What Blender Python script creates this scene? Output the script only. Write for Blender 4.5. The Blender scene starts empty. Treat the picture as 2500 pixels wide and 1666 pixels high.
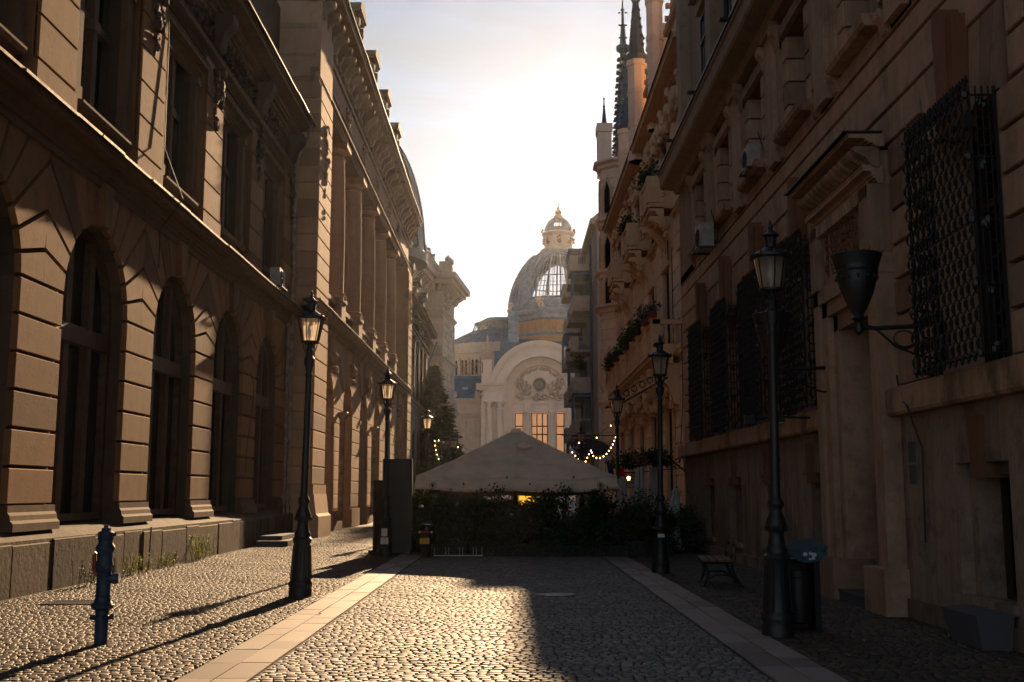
import bpy, bmesh, math, random
import numpy as np
from mathutils import Vector, Matrix, noise as mnoise
random.seed(7)
R = math.radians
PI = math.pi
SC = bpy.context.scene
COL = SC.collection

# ------------------------------------------------------------------ mesh collector
class MB:
    """collects shapes given in facade coordinates (s along, d outward, z up)"""
    def __init__(self, fr=None):
        self.v = []; self.f = []; self.fr = fr or (lambda s, d, z: (s, d, z)); self.marks = []; self.quiet = False
    def mark(self, c):
        if not self.quiet: self.marks.append((len(self.v), len(self.f), c))
    def add(self, pts, faces):
        n = len(self.v)
        self.v += [self.fr(*p) for p in pts]
        self.f += [tuple(n + i for i in f) for f in faces]
    def box(self, s0, s1, d0, d1, z0, z1):
        self.add([(s0,d0,z0),(s1,d0,z0),(s1,d1,z0),(s0,d1,z0),(s0,d0,z1),(s1,d0,z1),(s1,d1,z1),(s0,d1,z1)],
                 [(0,3,2,1),(4,5,6,7),(0,1,5,4),(1,2,6,5),(2,3,7,6),(3,0,4,7)])
    def taper(self, s0, s1, d0, d1, z0, z1, e):
        """block whose front face (d1) is chamfered by e"""
        m = d1 - e
        self.add([(s0,d0,z0),(s1,d0,z0),(s1,d0,z1),(s0,d0,z1),(s0,m,z0),(s1,m,z0),(s1,m,z1),(s0,m,z1),
                  (s0+e,d1,z0+e),(s1-e,d1,z0+e),(s1-e,d1,z1-e),(s0+e,d1,z1-e)],
                 [(0,1,2,3),(0,4,5,1),(1,5,6,2),(2,6,7,3),(3,7,4,0),(4,8,9,5),(5,9,10,6),(6,10,11,7),(7,11,8,4),(8,11,10,9)])
    def prism(self, poly, d0, d1):
        """poly in (s,z), extruded along d"""
        n = len(poly); self.mark((poly[0][0]/2+poly[n//2][0]/2, d0, poly[0][1]))
        self.add([(p[0],d0,p[1]) for p in poly]+[(p[0],d1,p[1]) for p in poly],
                 [tuple(range(n))[::-1], tuple(range(n,2*n))]+[(i,(i+1)%n,n+(i+1)%n,n+i) for i in range(n)])
    def ext(self, poly, s0, s1):
        """poly in (d,z), extruded along s"""
        n = len(poly)
        self.add([(s0,p[0],p[1]) for p in poly]+[(s1,p[0],p[1]) for p in poly],
                 [tuple(range(n))[::-1], tuple(range(n,2*n))]+[(i,(i+1)%n,n+(i+1)%n,n+i) for i in range(n)])
    def lathe(self, c, prof, n=16, a0=0, a1=2*PI, ell=1.0):
        full = abs(a1-a0-2*PI) < 1e-6
        m = n if full else n+1
        pts = []
        for r, z in prof:
            for i in range(m):
                a = a0+(a1-a0)*i/n
                pts.append((c[0]+r*math.cos(a), c[1]+r*ell*math.sin(a), c[2]+z))
        fs = []
        for k in range(len(prof)-1):
            for i in range(n):
                j = (i+1) % m if full else i+1
                fs.append((k*m+i, k*m+j, (k+1)*m+j, (k+1)*m+i))
        if prof[0][0] > 1e-4: fs.append(tuple(range(m))[::-1])
        if prof[-1][0] > 1e-4: fs.append(tuple((len(prof)-1)*m+i for i in range(m)))
        self.add(pts, fs)
    def tube(self, pts, r, n=6, r1=None):
        P = [Vector(p) for p in pts]; out = []; fs = []
        for i, p in enumerate(P):
            t = (P[min(i+1,len(P)-1)]-P[max(i-1,0)]).normalized()
            up = Vector((0,0,1)) if abs(t.z) < .9 else Vector((1,0,0))
            a = t.cross(up).normalized(); b = t.cross(a)
            rr = r if r1 is None else r+(r1-r)*i/(len(P)-1)
            for k in range(n):
                an = 2*PI*k/n
                out.append(tuple(p+a*rr*math.cos(an)+b*rr*math.sin(an)))
        for i in range(len(P)-1):
            for k in range(n):
                fs.append((i*n+k, i*n+(k+1)%n, (i+1)*n+(k+1)%n, (i+1)*n+k))
        fs.append(tuple(range(n))[::-1]); fs.append(tuple((len(P)-1)*n+k for k in range(n)))
        self.add(out, fs)
    def ball(self, c, r, n=8, m=5, jit=0.0, rnd=random):
        """r = (rs, rd, rz)"""
        self.mark(c); pts = [(c[0], c[1], c[2]-r[2])]
        for j in range(1, m):
            ph = -PI/2+PI*j/m
            for i in range(n):
                a = 2*PI*i/n; q = 1+rnd.uniform(-jit, jit)
                pts.append((c[0]+q*r[0]*math.cos(ph)*math.cos(a), c[1]+q*r[1]*math.cos(ph)*math.sin(a), c[2]+q*r[2]*math.sin(ph)))
        pts.append((c[0], c[1], c[2]+r[2])); L = len(pts)-1
        fs = [(0, 1+(i+1)%n, 1+i) for i in range(n)]
        for j in range(m-2):
            for i in range(n):
                a = 1+j*n
                fs.append((a+i, a+(i+1)%n, a+n+(i+1)%n, a+n+i))
        a = 1+(m-2)*n
        fs += [(a+i, a+(i+1)%n, L) for i in range(n)]
        self.add(pts, fs)
    def lumps(self, c, size, n, r, rnd):
        """a carved-looking cluster of lumps"""
        self.mark(c); self.quiet = True
        for _ in range(n):
            q = r*rnd.uniform(.5, 1.2)
            self.ball((c[0]+rnd.uniform(-1,1)*size[0], c[1]+rnd.uniform(-.3,1)*size[1], c[2]+rnd.uniform(-1,1)*size[2]),
                      (q*rnd.uniform(.7,1.3), q*.9, q*rnd.uniform(.8,1.5)), 6, 4, .12, rnd)
        self.quiet = False
    def scroll(self, s0, s1, d, z, h, out):
        """S-shaped console bracket, profile in (d,z) extruded along s; z = top"""
        self.mark(((s0+s1)/2, d, z-h/2)); pr = [(d, z), (d+out, z), (d+out, z-.16*h), (d+out*.92, z-.3*h), (d+out*.7, z-.42*h), (d+out*.5, z-.55*h),
              (d+out*.42, z-.75*h), (d+out*.3, z-.93*h), (d+out*.12, z-h), (d, z-h)]
        self.ext(pr, s0, s1)
    def build_split(self, name, mat, parent=None, smooth=None, near=1.3):
        """one object for every separate cluster of marked shapes"""
        cl = []; ends = [m[:2] for m in self.marks[1:]]+[(len(self.v), len(self.f))]
        for (v0, f0, c), (v1, f1) in zip(self.marks, ends):
            for k in cl:
                if max(abs(k[0][i]-c[i]) for i in range(3)) < near: break
            else: k = (c, []); cl.append(k)
            k[1].append((v0, f0, v1, f1))
        for c, parts in cl[:98]:
            m = MB()
            for v0, f0, v1, f1 in parts:
                n = len(m.v); m.v += self.v[v0:v1]; m.f += [tuple(i-v0+n for i in f) for f in self.f[f0:f1]]
            m.build(name, mat, parent, smooth)
        if len(cl) > 98:
            m = MB()
            for c, parts in cl[98:]:
                for v0, f0, v1, f1 in parts:
                    n = len(m.v); m.v += self.v[v0:v1]; m.f += [tuple(i-v0+n for i in f) for f in self.f[f0:f1]]
            m.build(name, mat, parent, smooth)['kind'] = 'stuff'
    def build(self, name, mat, parent=None, smooth=None, org=None):
        me = bpy.data.meshes.new(name)
        o = bpy.data.objects.new(name, me); COL.objects.link(o)
        off = Vector((0,0,0))
        if parent is not None:
            o.parent = parent
            off = Vector(parent.get('_org', (0,0,0))) if org is None else Vector(org)
        V = [(x-off.x, y-off.y, z-off.z) for x, y, z in self.v]
        me.from_pydata(V, [], self.f)
        bm = bmesh.new(); bm.from_mesh(me)
        bmesh.ops.recalc_face_normals(bm, faces=bm.faces)
        bm.to_mesh(me); bm.free()
        if smooth:
            me.polygons.foreach_set('use_smooth', [True]*len(me.polygons))
            me.set_sharp_from_angle(angle=R(smooth))
        me.materials.append(mat)
        if parent is not None: o['_org'] = tuple(off)
        return o

def thing(name, label, cat, loc=(0,0,0), rz=0, group=None, world=False):
    """Empty at the base of a thing. world=True: children are given in world coordinates."""
    o = bpy.data.objects.new(name, None); COL.objects.link(o)
    o.location = loc; o.rotation_euler = (0,0,rz); o.empty_display_size = .2
    o['label'] = label; o['category'] = cat
    if group: o['group'] = group
    o['_org'] = tuple(loc) if world else (0,0,0)
    return o
def tag(o, label, cat, group=None):
    o['label'] = label; o['category'] = cat
    if group: o['group'] = group
    return o
def struct(o, kind='structure'):
    o['kind'] = kind; return o
def kids(o): return [c for c in bpy.data.objects if c.parent is o]
_ch = {}
def copy_tree(o, parent=None):
    c = o.copy(); COL.objects.link(c)
    if parent is not None: c.parent = parent
    for ch in _ch.get(o.name) or _ch.setdefault(o.name, kids(o)): copy_tree(ch, c)
    return c
def place(o, loc, rz=0, label=None, group=None):
    c = copy_tree(o); c.location = loc; c.rotation_euler = (0,0,rz)
    if label: c['label'] = label
    if group: c['group'] = group
    return c
def text_mb(mb, txt, size, to, depth=.01, align='CENTER'):
    """adds real 3-D letters to mb; to(x, y, k) maps letter-plane coords and depth to mb coords"""
    cu = bpy.data.curves.new('t', 'FONT'); cu.body = txt; cu.size = size; cu.align_x = align; cu.align_y = 'CENTER'; cu.extrude = depth/2
    ob = bpy.data.objects.new('t', cu); COL.objects.link(ob)
    dg = bpy.context.evaluated_depsgraph_get()
    me = bpy.data.meshes.new_from_object(ob.evaluated_get(dg))
    mb.add([to(v.co.x, v.co.y, v.co.z) for v in me.vertices], [tuple(p.vertices) for p in me.polygons])
    bpy.data.objects.remove(ob); bpy.data.curves.remove(cu)

# ------------------------------------------------------------------ materials
def new_mat(name):
    m = bpy.data.materials.new(name); m.use_nodes = True
    nt = m.node_tree; b = nt.nodes['Principled BSDF']
    return m, nt, b
def N(nt, t, **kw):
    n = nt.nodes.new(t)
    for k, v in kw.items(): setattr(n, k, v)
    return n
def mixc(nt, a, b, fac, blend='MIX'):
    n = N(nt, 'ShaderNodeMix', data_type='RGBA', blend_type=blend)
    for i, v in ((6, a), (7, b), (0, fac)):
        if hasattr(v, 'links'): nt.links.new(v, n.inputs[i])
        else: n.inputs[i].default_value = (*v, 1) if isinstance(v, tuple) else v
    return n.outputs[2]
def ramp(nt, src, stops):
    n = N(nt, 'ShaderNodeValToRGB'); nt.links.new(src, n.inputs[0])
    e = n.color_ramp.elements
    while len(e) < len(stops): e.new(.5)
    for i, (p, c) in enumerate(stops):
        e[i].position = p; e[i].color = (*c, 1) if isinstance(c, tuple) else (c, c, c, 1)
    return n.outputs[0]
def noise(nt, scale, detail=4, rough=.55, vec=None, dist=0):
    n = N(nt, 'ShaderNodeTexNoise'); n.inputs['Scale'].default_value = scale
    n.inputs['Detail'].default_value = detail; n.inputs['Roughness'].default_value = rough
    n.inputs['Distortion'].default_value = dist
    if vec: nt.links.new(vec, n.inputs['Vector'])
    return n.outputs['Fac']
def mapped(nt, scale=(1,1,1)):
    g = N(nt, 'ShaderNodeTexCoord'); m = N(nt, 'ShaderNodeMapping')
    m.inputs['Scale'].default_value = scale; nt.links.new(g.outputs['Object'], m.inputs[0])
    return m.outputs[0]
def stone(name, c, dark=.45, streak=.5, rough=.85, bump=.25, tint=None, fine=22, stain=.0, isl=1.0):
    """weathered stone or render: broad tone changes, rain streaks, grain"""
    m, nt, b = new_mat(name)
    v = mapped(nt); vs = mapped(nt, (2.6, 2.6, .22))
    lo = tuple(x*dark for x in c); ti = tint or tuple(min(1, x*1.18) for x in c)
    n1 = noise(nt, .55, 5, .6, v); n2 = noise(nt, 1.0, 7, .72, vs); n5 = noise(nt, 3.2, 6, .7, v); n3 = noise(nt, fine, 5, .7, v)
    col = mixc(nt, c, ti, ramp(nt, n1, [(.35, 0.0), (.7, 1.0)]))
    col = mixc(nt, col, lo, ramp(nt, n2, [(.48, 0.0), (.78, streak)]))
    col = mixc(nt, col, lo, ramp(nt, n3, [(.5, 0.0), (.85, .45)]))
    col = mixc(nt, col, lo, ramp(nt, n5, [(.5, 0.0), (.68, streak*.75)]))
    gi = N(nt, 'ShaderNodeNewGeometry')
    col = mixc(nt, col, ramp(nt, gi.outputs['Random Per Island'], [(0, 1-.45*isl), (.35, 1-.15*isl), (.7, .98), (1, 1.0)]), 1.0, 'MULTIPLY')
    if stain > 0:
        n4 = noise(nt, 1.3, 7, .7, mapped(nt, (1, 1, .55)))
        col = mixc(nt, col, tuple(x*.22 for x in c), ramp(nt, n4, [(.5, 0.0), (.62, stain)]))
    nt.links.new(col, b.inputs['Base Color'])
    b.inputs['Roughness'].default_value = rough; b.inputs['Specular IOR Level'].default_value = .3
    bp = N(nt, 'ShaderNodeBump'); bp.inputs['Strength'].default_value = bump; bp.inputs['Distance'].default_value = .02
    nt.links.new(n3, bp.inputs['Height']); nt.links.new(bp.outputs[0], b.inputs['Normal'])
    return m
def plain(name, c, rough=.5, metal=0, var=.25, scale=9, spec=.5, bump=.0, trans=0, alpha=None):
    m, nt, b = new_mat(name)
    n1 = noise(nt, scale, 5, .6, mapped(nt))
    col = mixc(nt, c, tuple(x*(1-var) for x in c), ramp(nt, n1, [(.4, 0.0), (.65, 1.0)]))
    nt.links.new(col, b.inputs['Base Color'])
    r = N(nt, 'ShaderNodeMapRange'); r.inputs['To Min'].default_value = max(.02, rough-.08); r.inputs['To Max'].default_value = min(1, rough+.1)
    nt.links.new(n1, r.inputs[0]); nt.links.new(r.outputs[0], b.inputs['Roughness'])
    b.inputs['Metallic'].default_value = metal; b.inputs['Specular IOR Level'].default_value = spec
    if trans: b.inputs['Transmission Weight'].default_value = trans
    if bump:
        bp = N(nt, 'ShaderNodeBump'); bp.inputs['Strength'].default_value = bump; bp.inputs['Distance'].default_value = .01
        nt.links.new(n1, bp.inputs['Height']); nt.links.new(bp.outputs[0], b.inputs['Normal'])
    return m
def fabric(name, c, transl=.35, scale=60):
    m, nt, b = new_mat(name)
    n1 = noise(nt, 2.2, 5, .6, mapped(nt)); n2 = noise(nt, scale, 2, .5, mapped(nt))
    col = mixc(nt, c, tuple(x*.72 for x in c), ramp(nt, n1, [(.4, 0.0), (.75, 1.0)]))
    nt.links.new(col, b.inputs['Base Color']); b.inputs['Roughness'].default_value = .95; b.inputs['Specular IOR Level'].default_value = .1
    bp = N(nt, 'ShaderNodeBump'); bp.inputs['Strength'].default_value = .15; bp.inputs['Distance'].default_value = .004
    nt.links.new(n2, bp.inputs['Height']); nt.links.new(bp.outputs[0], b.inputs['Normal'])
    t = N(nt, 'ShaderNodeBsdfTranslucent'); nt.links.new(col, t.inputs[0])
    mx = N(nt, 'ShaderNodeMixShader'); mx.inputs[0].default_value = transl
    nt.links.new(b.outputs[0], mx.inputs[1]); nt.links.new(t.outputs[0], mx.inputs[2])
    nt.links.new(mx.outputs[0], nt.nodes['Material Output'].inputs[0])
    return m
def leaf(name, c1, c2, transl=.35):
    m, nt, b = new_mat(name)
    g = N(nt, 'ShaderNodeNewGeometry')
    col = mixc(nt, c1, c2, g.outputs['Random Per Island'])
    nt.links.new(col, b.inputs['Base Color']); b.inputs['Roughness'].default_value = .5
    t = N(nt, 'ShaderNodeBsdfTranslucent'); nt.links.new(col, t.inputs[0])
    mx = N(nt, 'ShaderNodeMixShader'); mx.inputs[0].default_value = transl
    nt.links.new(b.outputs[0], mx.inputs[1]); nt.links.new(t.outputs[0], mx.inputs[2])
    nt.links.new(mx.outputs[0], nt.nodes['Material Output'].inputs[0])
    return m
def glass_clear(name, tint=(.9,.9,.9), milk=.25):
    """thin old lantern glass: mostly see-through, a little dust that catches light, a reflection"""
    m, nt, b = new_mat(name); nt.nodes.remove(b)
    tr = N(nt, 'ShaderNodeBsdfTransparent'); tr.inputs[0].default_value = (*tint, 1)
    tl = N(nt, 'ShaderNodeBsdfTranslucent'); tl.inputs[0].default_value = (.9,.82,.7,1)
    df = N(nt, 'ShaderNodeBsdfDiffuse'); df.inputs[0].default_value = (.7,.68,.62,1)
    gl = N(nt, 'ShaderNodeBsdfGlossy'); gl.inputs['Roughness'].default_value = .08
    n1 = noise(nt, 6, 5, .6, mapped(nt, (1,1,.5)))
    a = N(nt, 'ShaderNodeMixShader'); a.inputs[0].default_value = .15
    nt.links.new(tl.outputs[0], a.inputs[1]); nt.links.new(df.outputs[0], a.inputs[2])
    mr = N(nt, 'ShaderNodeMapRange'); mr.inputs['To Min'].default_value = milk*.6; mr.inputs['To Max'].default_value = milk*1.4
    nt.links.new(n1, mr.inputs[0])
    m1 = N(nt, 'ShaderNodeMixShader'); nt.links.new(mr.outputs[0], m1.inputs[0])
    nt.links.new(tr.outputs[0], m1.inputs[1]); nt.links.new(a.outputs[0], m1.inputs[2])
    fr = N(nt, 'ShaderNodeFresnel'); fr.inputs[0].default_value = 1.35
    m2 = N(nt, 'ShaderNodeMixShader'); nt.links.new(fr.outputs[0], m2.inputs[0])
    nt.links.new(m1.outputs[0], m2.inputs[1]); nt.links.new(gl.outputs[0], m2.inputs[2])
    nt.links.new(m2.outputs[0], nt.nodes['Material Output'].inputs[0])
    return m
def glow(name, c, s):
    m, nt, b = new_mat(name)
    b.inputs['Base Color'].default_value = (*c, 1); b.inputs['Emission Color'].default_value = (*c, 1); b.inputs['Emission Strength'].default_value = s
    return m

M = {}
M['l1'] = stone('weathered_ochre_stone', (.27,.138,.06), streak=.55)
M['l1dark'] = stone('recess_shade_stone', (.10,.068,.048), streak=.6)  # shade of the recessed walls put into the stone colour
M['l1mid'] = stone('shaded_brown_stone', (.15,.09,.052), streak=.6)  # darker copy of the ochre stone, shade on mouldings and pilasters coloured in
M['plinth'] = stone('stained_plinth_stone', (.11,.08,.055), streak=.8, bump=.6, stain=.8, fine=9)
M['l2'] = stone('warm_limestone', (.50,.32,.20), streak=.35)
M['l2rough'] = stone('carved_limestone', (.40,.29,.20), streak=.55, stain=.35)
M['l3'] = stone('grimy_grey_stone', (.16,.135,.11), streak=.7, stain=.5)
M['l4'] = stone('pale_grey_limestone', (.46,.40,.34), streak=.4)
M['r1'] = stone('brown_sandstone', (.45,.295,.20), streak=.7, stain=.3)
M['r1key'] = stone('dark_brown_sandstone', (.20,.095,.05), streak=.6)
M['r1up'] = stone('plain_brown_render', (.33,.24,.175), streak=.6)
M['band'] = stone('stained_ledge_stone', (.46,.29,.18), streak=.9, stain=.7)
M['base'] = stone('smooth_dark_base_stone', (.30,.225,.165), streak=.85, stain=.55)
M['r2'] = stone('cream_pink_render', (.78,.59,.46), streak=.3, isl=.3)
M['r2carve'] = stone('carved_ochre_stone', (.66,.45,.29), streak=.3, stain=.2, isl=.3)
M['r3'] = stone('rough_grey_concrete', (.46,.43,.41), streak=.7)
M['r3wall'] = stone('whitewashed_brick', (.62,.62,.62), streak=.3)
M['palace'] = stone('rosy_palace_limestone', (.84,.66,.53), dark=.7, streak=.15, fine=9, isl=0)
M['palace2'] = stone('old_palace_stucco', (.62,.46,.35), dark=.6, streak=.3, stain=.2, fine=9, isl=0)
M['rust'] = stone('orange_washed_drum_wall', (.50,.25,.12), dark=.5, streak=.6, stain=.3)
M['iron'] = plain('black_painted_iron', (.010,.012,.015), .5, 0, .3, 14, .6, .15)
M['iron2'] = plain('worn_black_iron', (.02,.021,.024), .5, .3, .4, 10, .5, .3)
M['blue'] = plain('blue_hydrant_paint', (.006,.036,.08), .5, 0, .6, 12, .5, .25)
M['redcap'] = plain('faded_red_paint', (.25,.03,.02), .5)
M['pipe'] = plain('old_zinc_pipe', (.30,.24,.19), .6, .2, .5, 4)
M['zinc'] = plain('blue_grey_zinc_roof', (.12,.20,.28), .5, .25, .35, 1.2, .5)
M['slate'] = stone('dark_slate_roof', (.11,.12,.13), streak=.4, rough=.5)
M['lead'] = plain('grey_lead_dome_sheet', (.24,.30,.38), .5, .25, .4, 1.4)
M['flash'] = plain('bare_metal_flashing', (.20,.15,.11), .62, .3, .7, 5, .4, .5)
M['frame'] = plain('dark_red_brown_wood', (.085,.04,.025), .6, 0, .5, 6)
M['frame2'] = plain('dark_wood_frame', (.045,.03,.022), .55)
M['glass'] = plain('dark_window_glass', (.006,.008,.012), .2, 0, .1, 1, .22)
M['warmglass'] = glass_clear('tinted_palace_glass', (.85,.8,.75), .12)
M['lampglass'] = glass_clear('dusty_lantern_glass', (.93,.9,.86), .5)
M['domeglass'] = glass_clear('dome_glass', (.75,.8,.85), .12)
M['white'] = plain('white_enamel', (.62,.62,.60), .4)
M['grey'] = plain('dirty_grey_enamel', (.33,.32,.31), .5)
M['granite'] = stone('grey_granite', (.10,.10,.11), streak=.2, fine=60, bump=.2)
M['slab'] = stone('smooth_paving_slab', (.29,.25,.22), dark=.7, streak=.0, fine=40, bump=.12, rough=.6)
M['wood'] = plain('weathered_bench_wood', (.16,.105,.065), .55, 0, .45, 20, .4, .3)
M['umb'] = fabric('beige_awning_canvas', (.90,.73,.57), .12)
M['umb2'] = fabric('dark_brown_canvas', (.10,.07,.05), .2)
M['cloth'] = fabric('off_white_parasol_cloth', (.62,.60,.57), .3)
M['board'] = plain('charcoal_panel', (.028,.026,.026), .6, 0, .4, 3)
M['leafdark'] = leaf('dark_shrub_leaves', (.015,.035,.012), (.045,.075,.02))
M['leafyel'] = leaf('yellow_green_weed_leaves', (.22,.30,.03), (.40,.42,.05), .5)
M['leafgrey'] = leaf('grey_green_leaves', (.04,.06,.04), (.10,.12,.08))
M['needle'] = leaf('dark_conifer_needles', (.010,.028,.012), (.03,.06,.02), .2)
M['flower'] = leaf('pink_petals', (.35,.10,.10), (.5,.22,.2))
M['bark'] = stone('tree_bark', (.07,.05,.035), fine=15, bump=.8)
M['paneglow'] = glow('amber_reflection_glow', (1,.6,.34), .24)  # added glow standing in for the warm reflection in the palace panes
M['bulb'] = glow('warm_bulb', (1,.5,.17), 7)
M['lit'] = glow('lit_amber_wall', (1,.5,.06), .55)
M['skin'] = plain('skin', (.30,.17,.11), .6)
M['black'] = plain('matt_black', (.012,.012,.012), .6)
M['gloss'] = plain('glossy_black_bodywork', (.01,.01,.012), .15, 0, .1, 3, .7)
M['rubber'] = plain('tyre_rubber', (.015,.015,.015), .85)
M['chrome'] = plain('chrome', (.6,.6,.62), .12, 1, .1)
M['redlens'] = plain('red_tail_lens', (.25,.01,.01), .2)
M['plate'] = plain('yellow_plate', (.75,.42,.02), .45, 0, .1)
M['orange'] = plain('orange_plastic', (.7,.2,.02), .5)

# ------------------------------------------------------------------ camera, light, air
H = 1.65
cam = bpy.data.cameras.new('camera'); co = bpy.data.objects.new('camera', cam); COL.objects.link(co)
co.location = (0,0,H); co.rotation_euler = (R(90+7.89),0,0)
cam.sensor_width = 36; cam.lens = 38.16; cam.clip_end = 3000; cam.clip_start = .05
SC.camera = co
AZ, EL = R(4.94), R(18.2)
sd = Vector((math.sin(AZ)*math.cos(EL), math.cos(AZ)*math.cos(EL), math.sin(EL)))
sl = bpy.data.lights.new('sun', 'SUN'); so = bpy.data.objects.new('sun', sl); COL.objects.link(so)
so.rotation_euler = sd.to_track_quat('Z','Y').to_euler(); so.location = sd*300
sl.energy = 5.0; sl.angle = R(.53); sl.color = (1,.66,.37)
w = bpy.data.worlds.new('World'); SC.world = w; w.use_nodes = True
nt = w.node_tree; bg = nt.nodes['Background']
sky = N(nt, 'ShaderNodeTexSky', sky_type='NISHITA'); sky.sun_disc = False
sky.sun_elevation = EL; sky.sun_rotation = AZ; sky.air_density = 1.0; sky.dust_density = .25; sky.ozone_density = 2.2
tc = N(nt, 'ShaderNodeTexCoord'); mp = N(nt, 'ShaderNodeMapping'); mp.inputs['Scale'].default_value = (1.2,1.2,4.5)
mp.inputs['Rotation'].default_value = (0,R(12),0)
nt.links.new(tc.outputs['Generated'], mp.inputs[0])
cl = noise(nt, 2.3, 8, .62, mp.outputs[0], .6)
cf = ramp(nt, cl, [(.42, 1.0), (.66, .15)])
bw = N(nt, 'ShaderNodeRGBToBW'); nt.links.new(sky.outputs[0], bw.inputs[0])
veil = N(nt, 'ShaderNodeMath', operation='MULTIPLY_ADD'); nt.links.new(bw.outputs[0], veil.inputs[0]); veil.inputs[1].default_value = .88; veil.inputs[2].default_value = .0
cmb = N(nt, 'ShaderNodeCombineColor')
for i in range(3): nt.links.new(veil.outputs[0], cmb.inputs[i])
cloudc = mixc(nt, cmb.outputs[0], (.97,.99,1.03), 1.0, 'MULTIPLY')
colr = mixc(nt, sky.outputs[0], cloudc, cf)
nt.links.new(colr, bg.inputs[0]); bg.inputs[1].default_value = .057
SC.view_settings.view_transform = 'Standard'; SC.view_settings.look = 'None'
SC.view_settings.exposure = 1.1; SC.view_settings.gamma = 1

# ------------------------------------------------------------------ ground
def sheet(name, x0, x1, y0, y1, z, mat):
    mb = MB(); mb.add([(x0,y0,z),(x1,y0,z),(x1,y1,z),(x0,y1,z)], [(0,1,2,3)])
    return struct(mb.build(name, mat))
def cobble_mat(tint=None):
    m, nt, b = new_mat('granite_setts')
    at = N(nt, 'ShaderNodeAttribute'); at.attribute_name = 'rnd'
    n1 = noise(nt, 30, 5, .7, mapped(nt)); n2 = noise(nt, .6, 4, .6, mapped(nt))
    col = ramp(nt, at.outputs['Fac'], [(0, (.085,.085,.088)), (.45, (.15,.142,.135)), (.8, (.20,.185,.165)), (1, (.27,.235,.19))])
    col = mixc(nt, col, (.05,.048,.045), ramp(nt, n1, [(.5,0.0),(.8,.6)]))
    col = mixc(nt, col, (.10,.085,.065), ramp(nt, n2, [(.45,0.0),(.7,.45)]))
    if tint: col = mixc(nt, col, tint, 1.0, 'MULTIPLY')
    nt.links.new(col, b.inputs['Base Color'])
    r = N(nt, 'ShaderNodeMapRange'); r.inputs['To Min'].default_value = .55; r.inputs['To Max'].default_value = .8
    nt.links.new(n1, r.inputs[0]); nt.links.new(r.outputs[0], b.inputs['Roughness'])
    bp = N(nt, 'ShaderNodeBump'); bp.inputs['Strength'].default_value = .35; bp.inputs['Distance'].default_value = .006
    nt.links.new(n1, bp.inputs['Height']); nt.links.new(bp.outputs[0], b.inputs['Normal'])
    return m
M['sett'] = cobble_mat(); M['sett2'] = cobble_mat((.40,.33,.26))  # sett2: sandy brown, with vignette dimming also put into the tint
def joint_mat():
    m, nt, b = new_mat('dirt_joints')
    n2 = noise(nt, .9, 6, .7, mapped(nt)); n3 = noise(nt, 40, 4, .7, mapped(nt))
    col = mixc(nt, (.035,.028,.022), (.05,.055,.015), ramp(nt, n2, [(.5,0.0),(.62,.8)]))
    col = mixc(nt, col, (.015,.012,.01), ramp(nt, n3, [(.45,0.0),(.7,.7)]))
    nt.links.new(col, b.inputs['Base Color']); b.inputs['Roughness'].default_value = .95
    return m
M['joint'] = joint_mat()
def far_setts():
    m, nt, b = new_mat('distant_setts')
    v = N(nt, 'ShaderNodeTexVoronoi'); v.inputs['Scale'].default_value = 8; nt.links.new(mapped(nt), v.inputs['Vector'])
    col = mixc(nt, (.19,.17,.15), (.05,.045,.04), ramp(nt, v.outputs['Distance'], [(.3,0.0),(.75,1.0)]))
    nt.links.new(col, b.inputs['Base Color']); b.inputs['Roughness'].default_value = .55
    return m
M['far'] = far_setts()
sheet('ground', -900, 900, -60, 1500, -.034, M['far'])
sheet('joint_bed', -7.9, 5.3, 6, 52, -.016, M['joint'])

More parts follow.
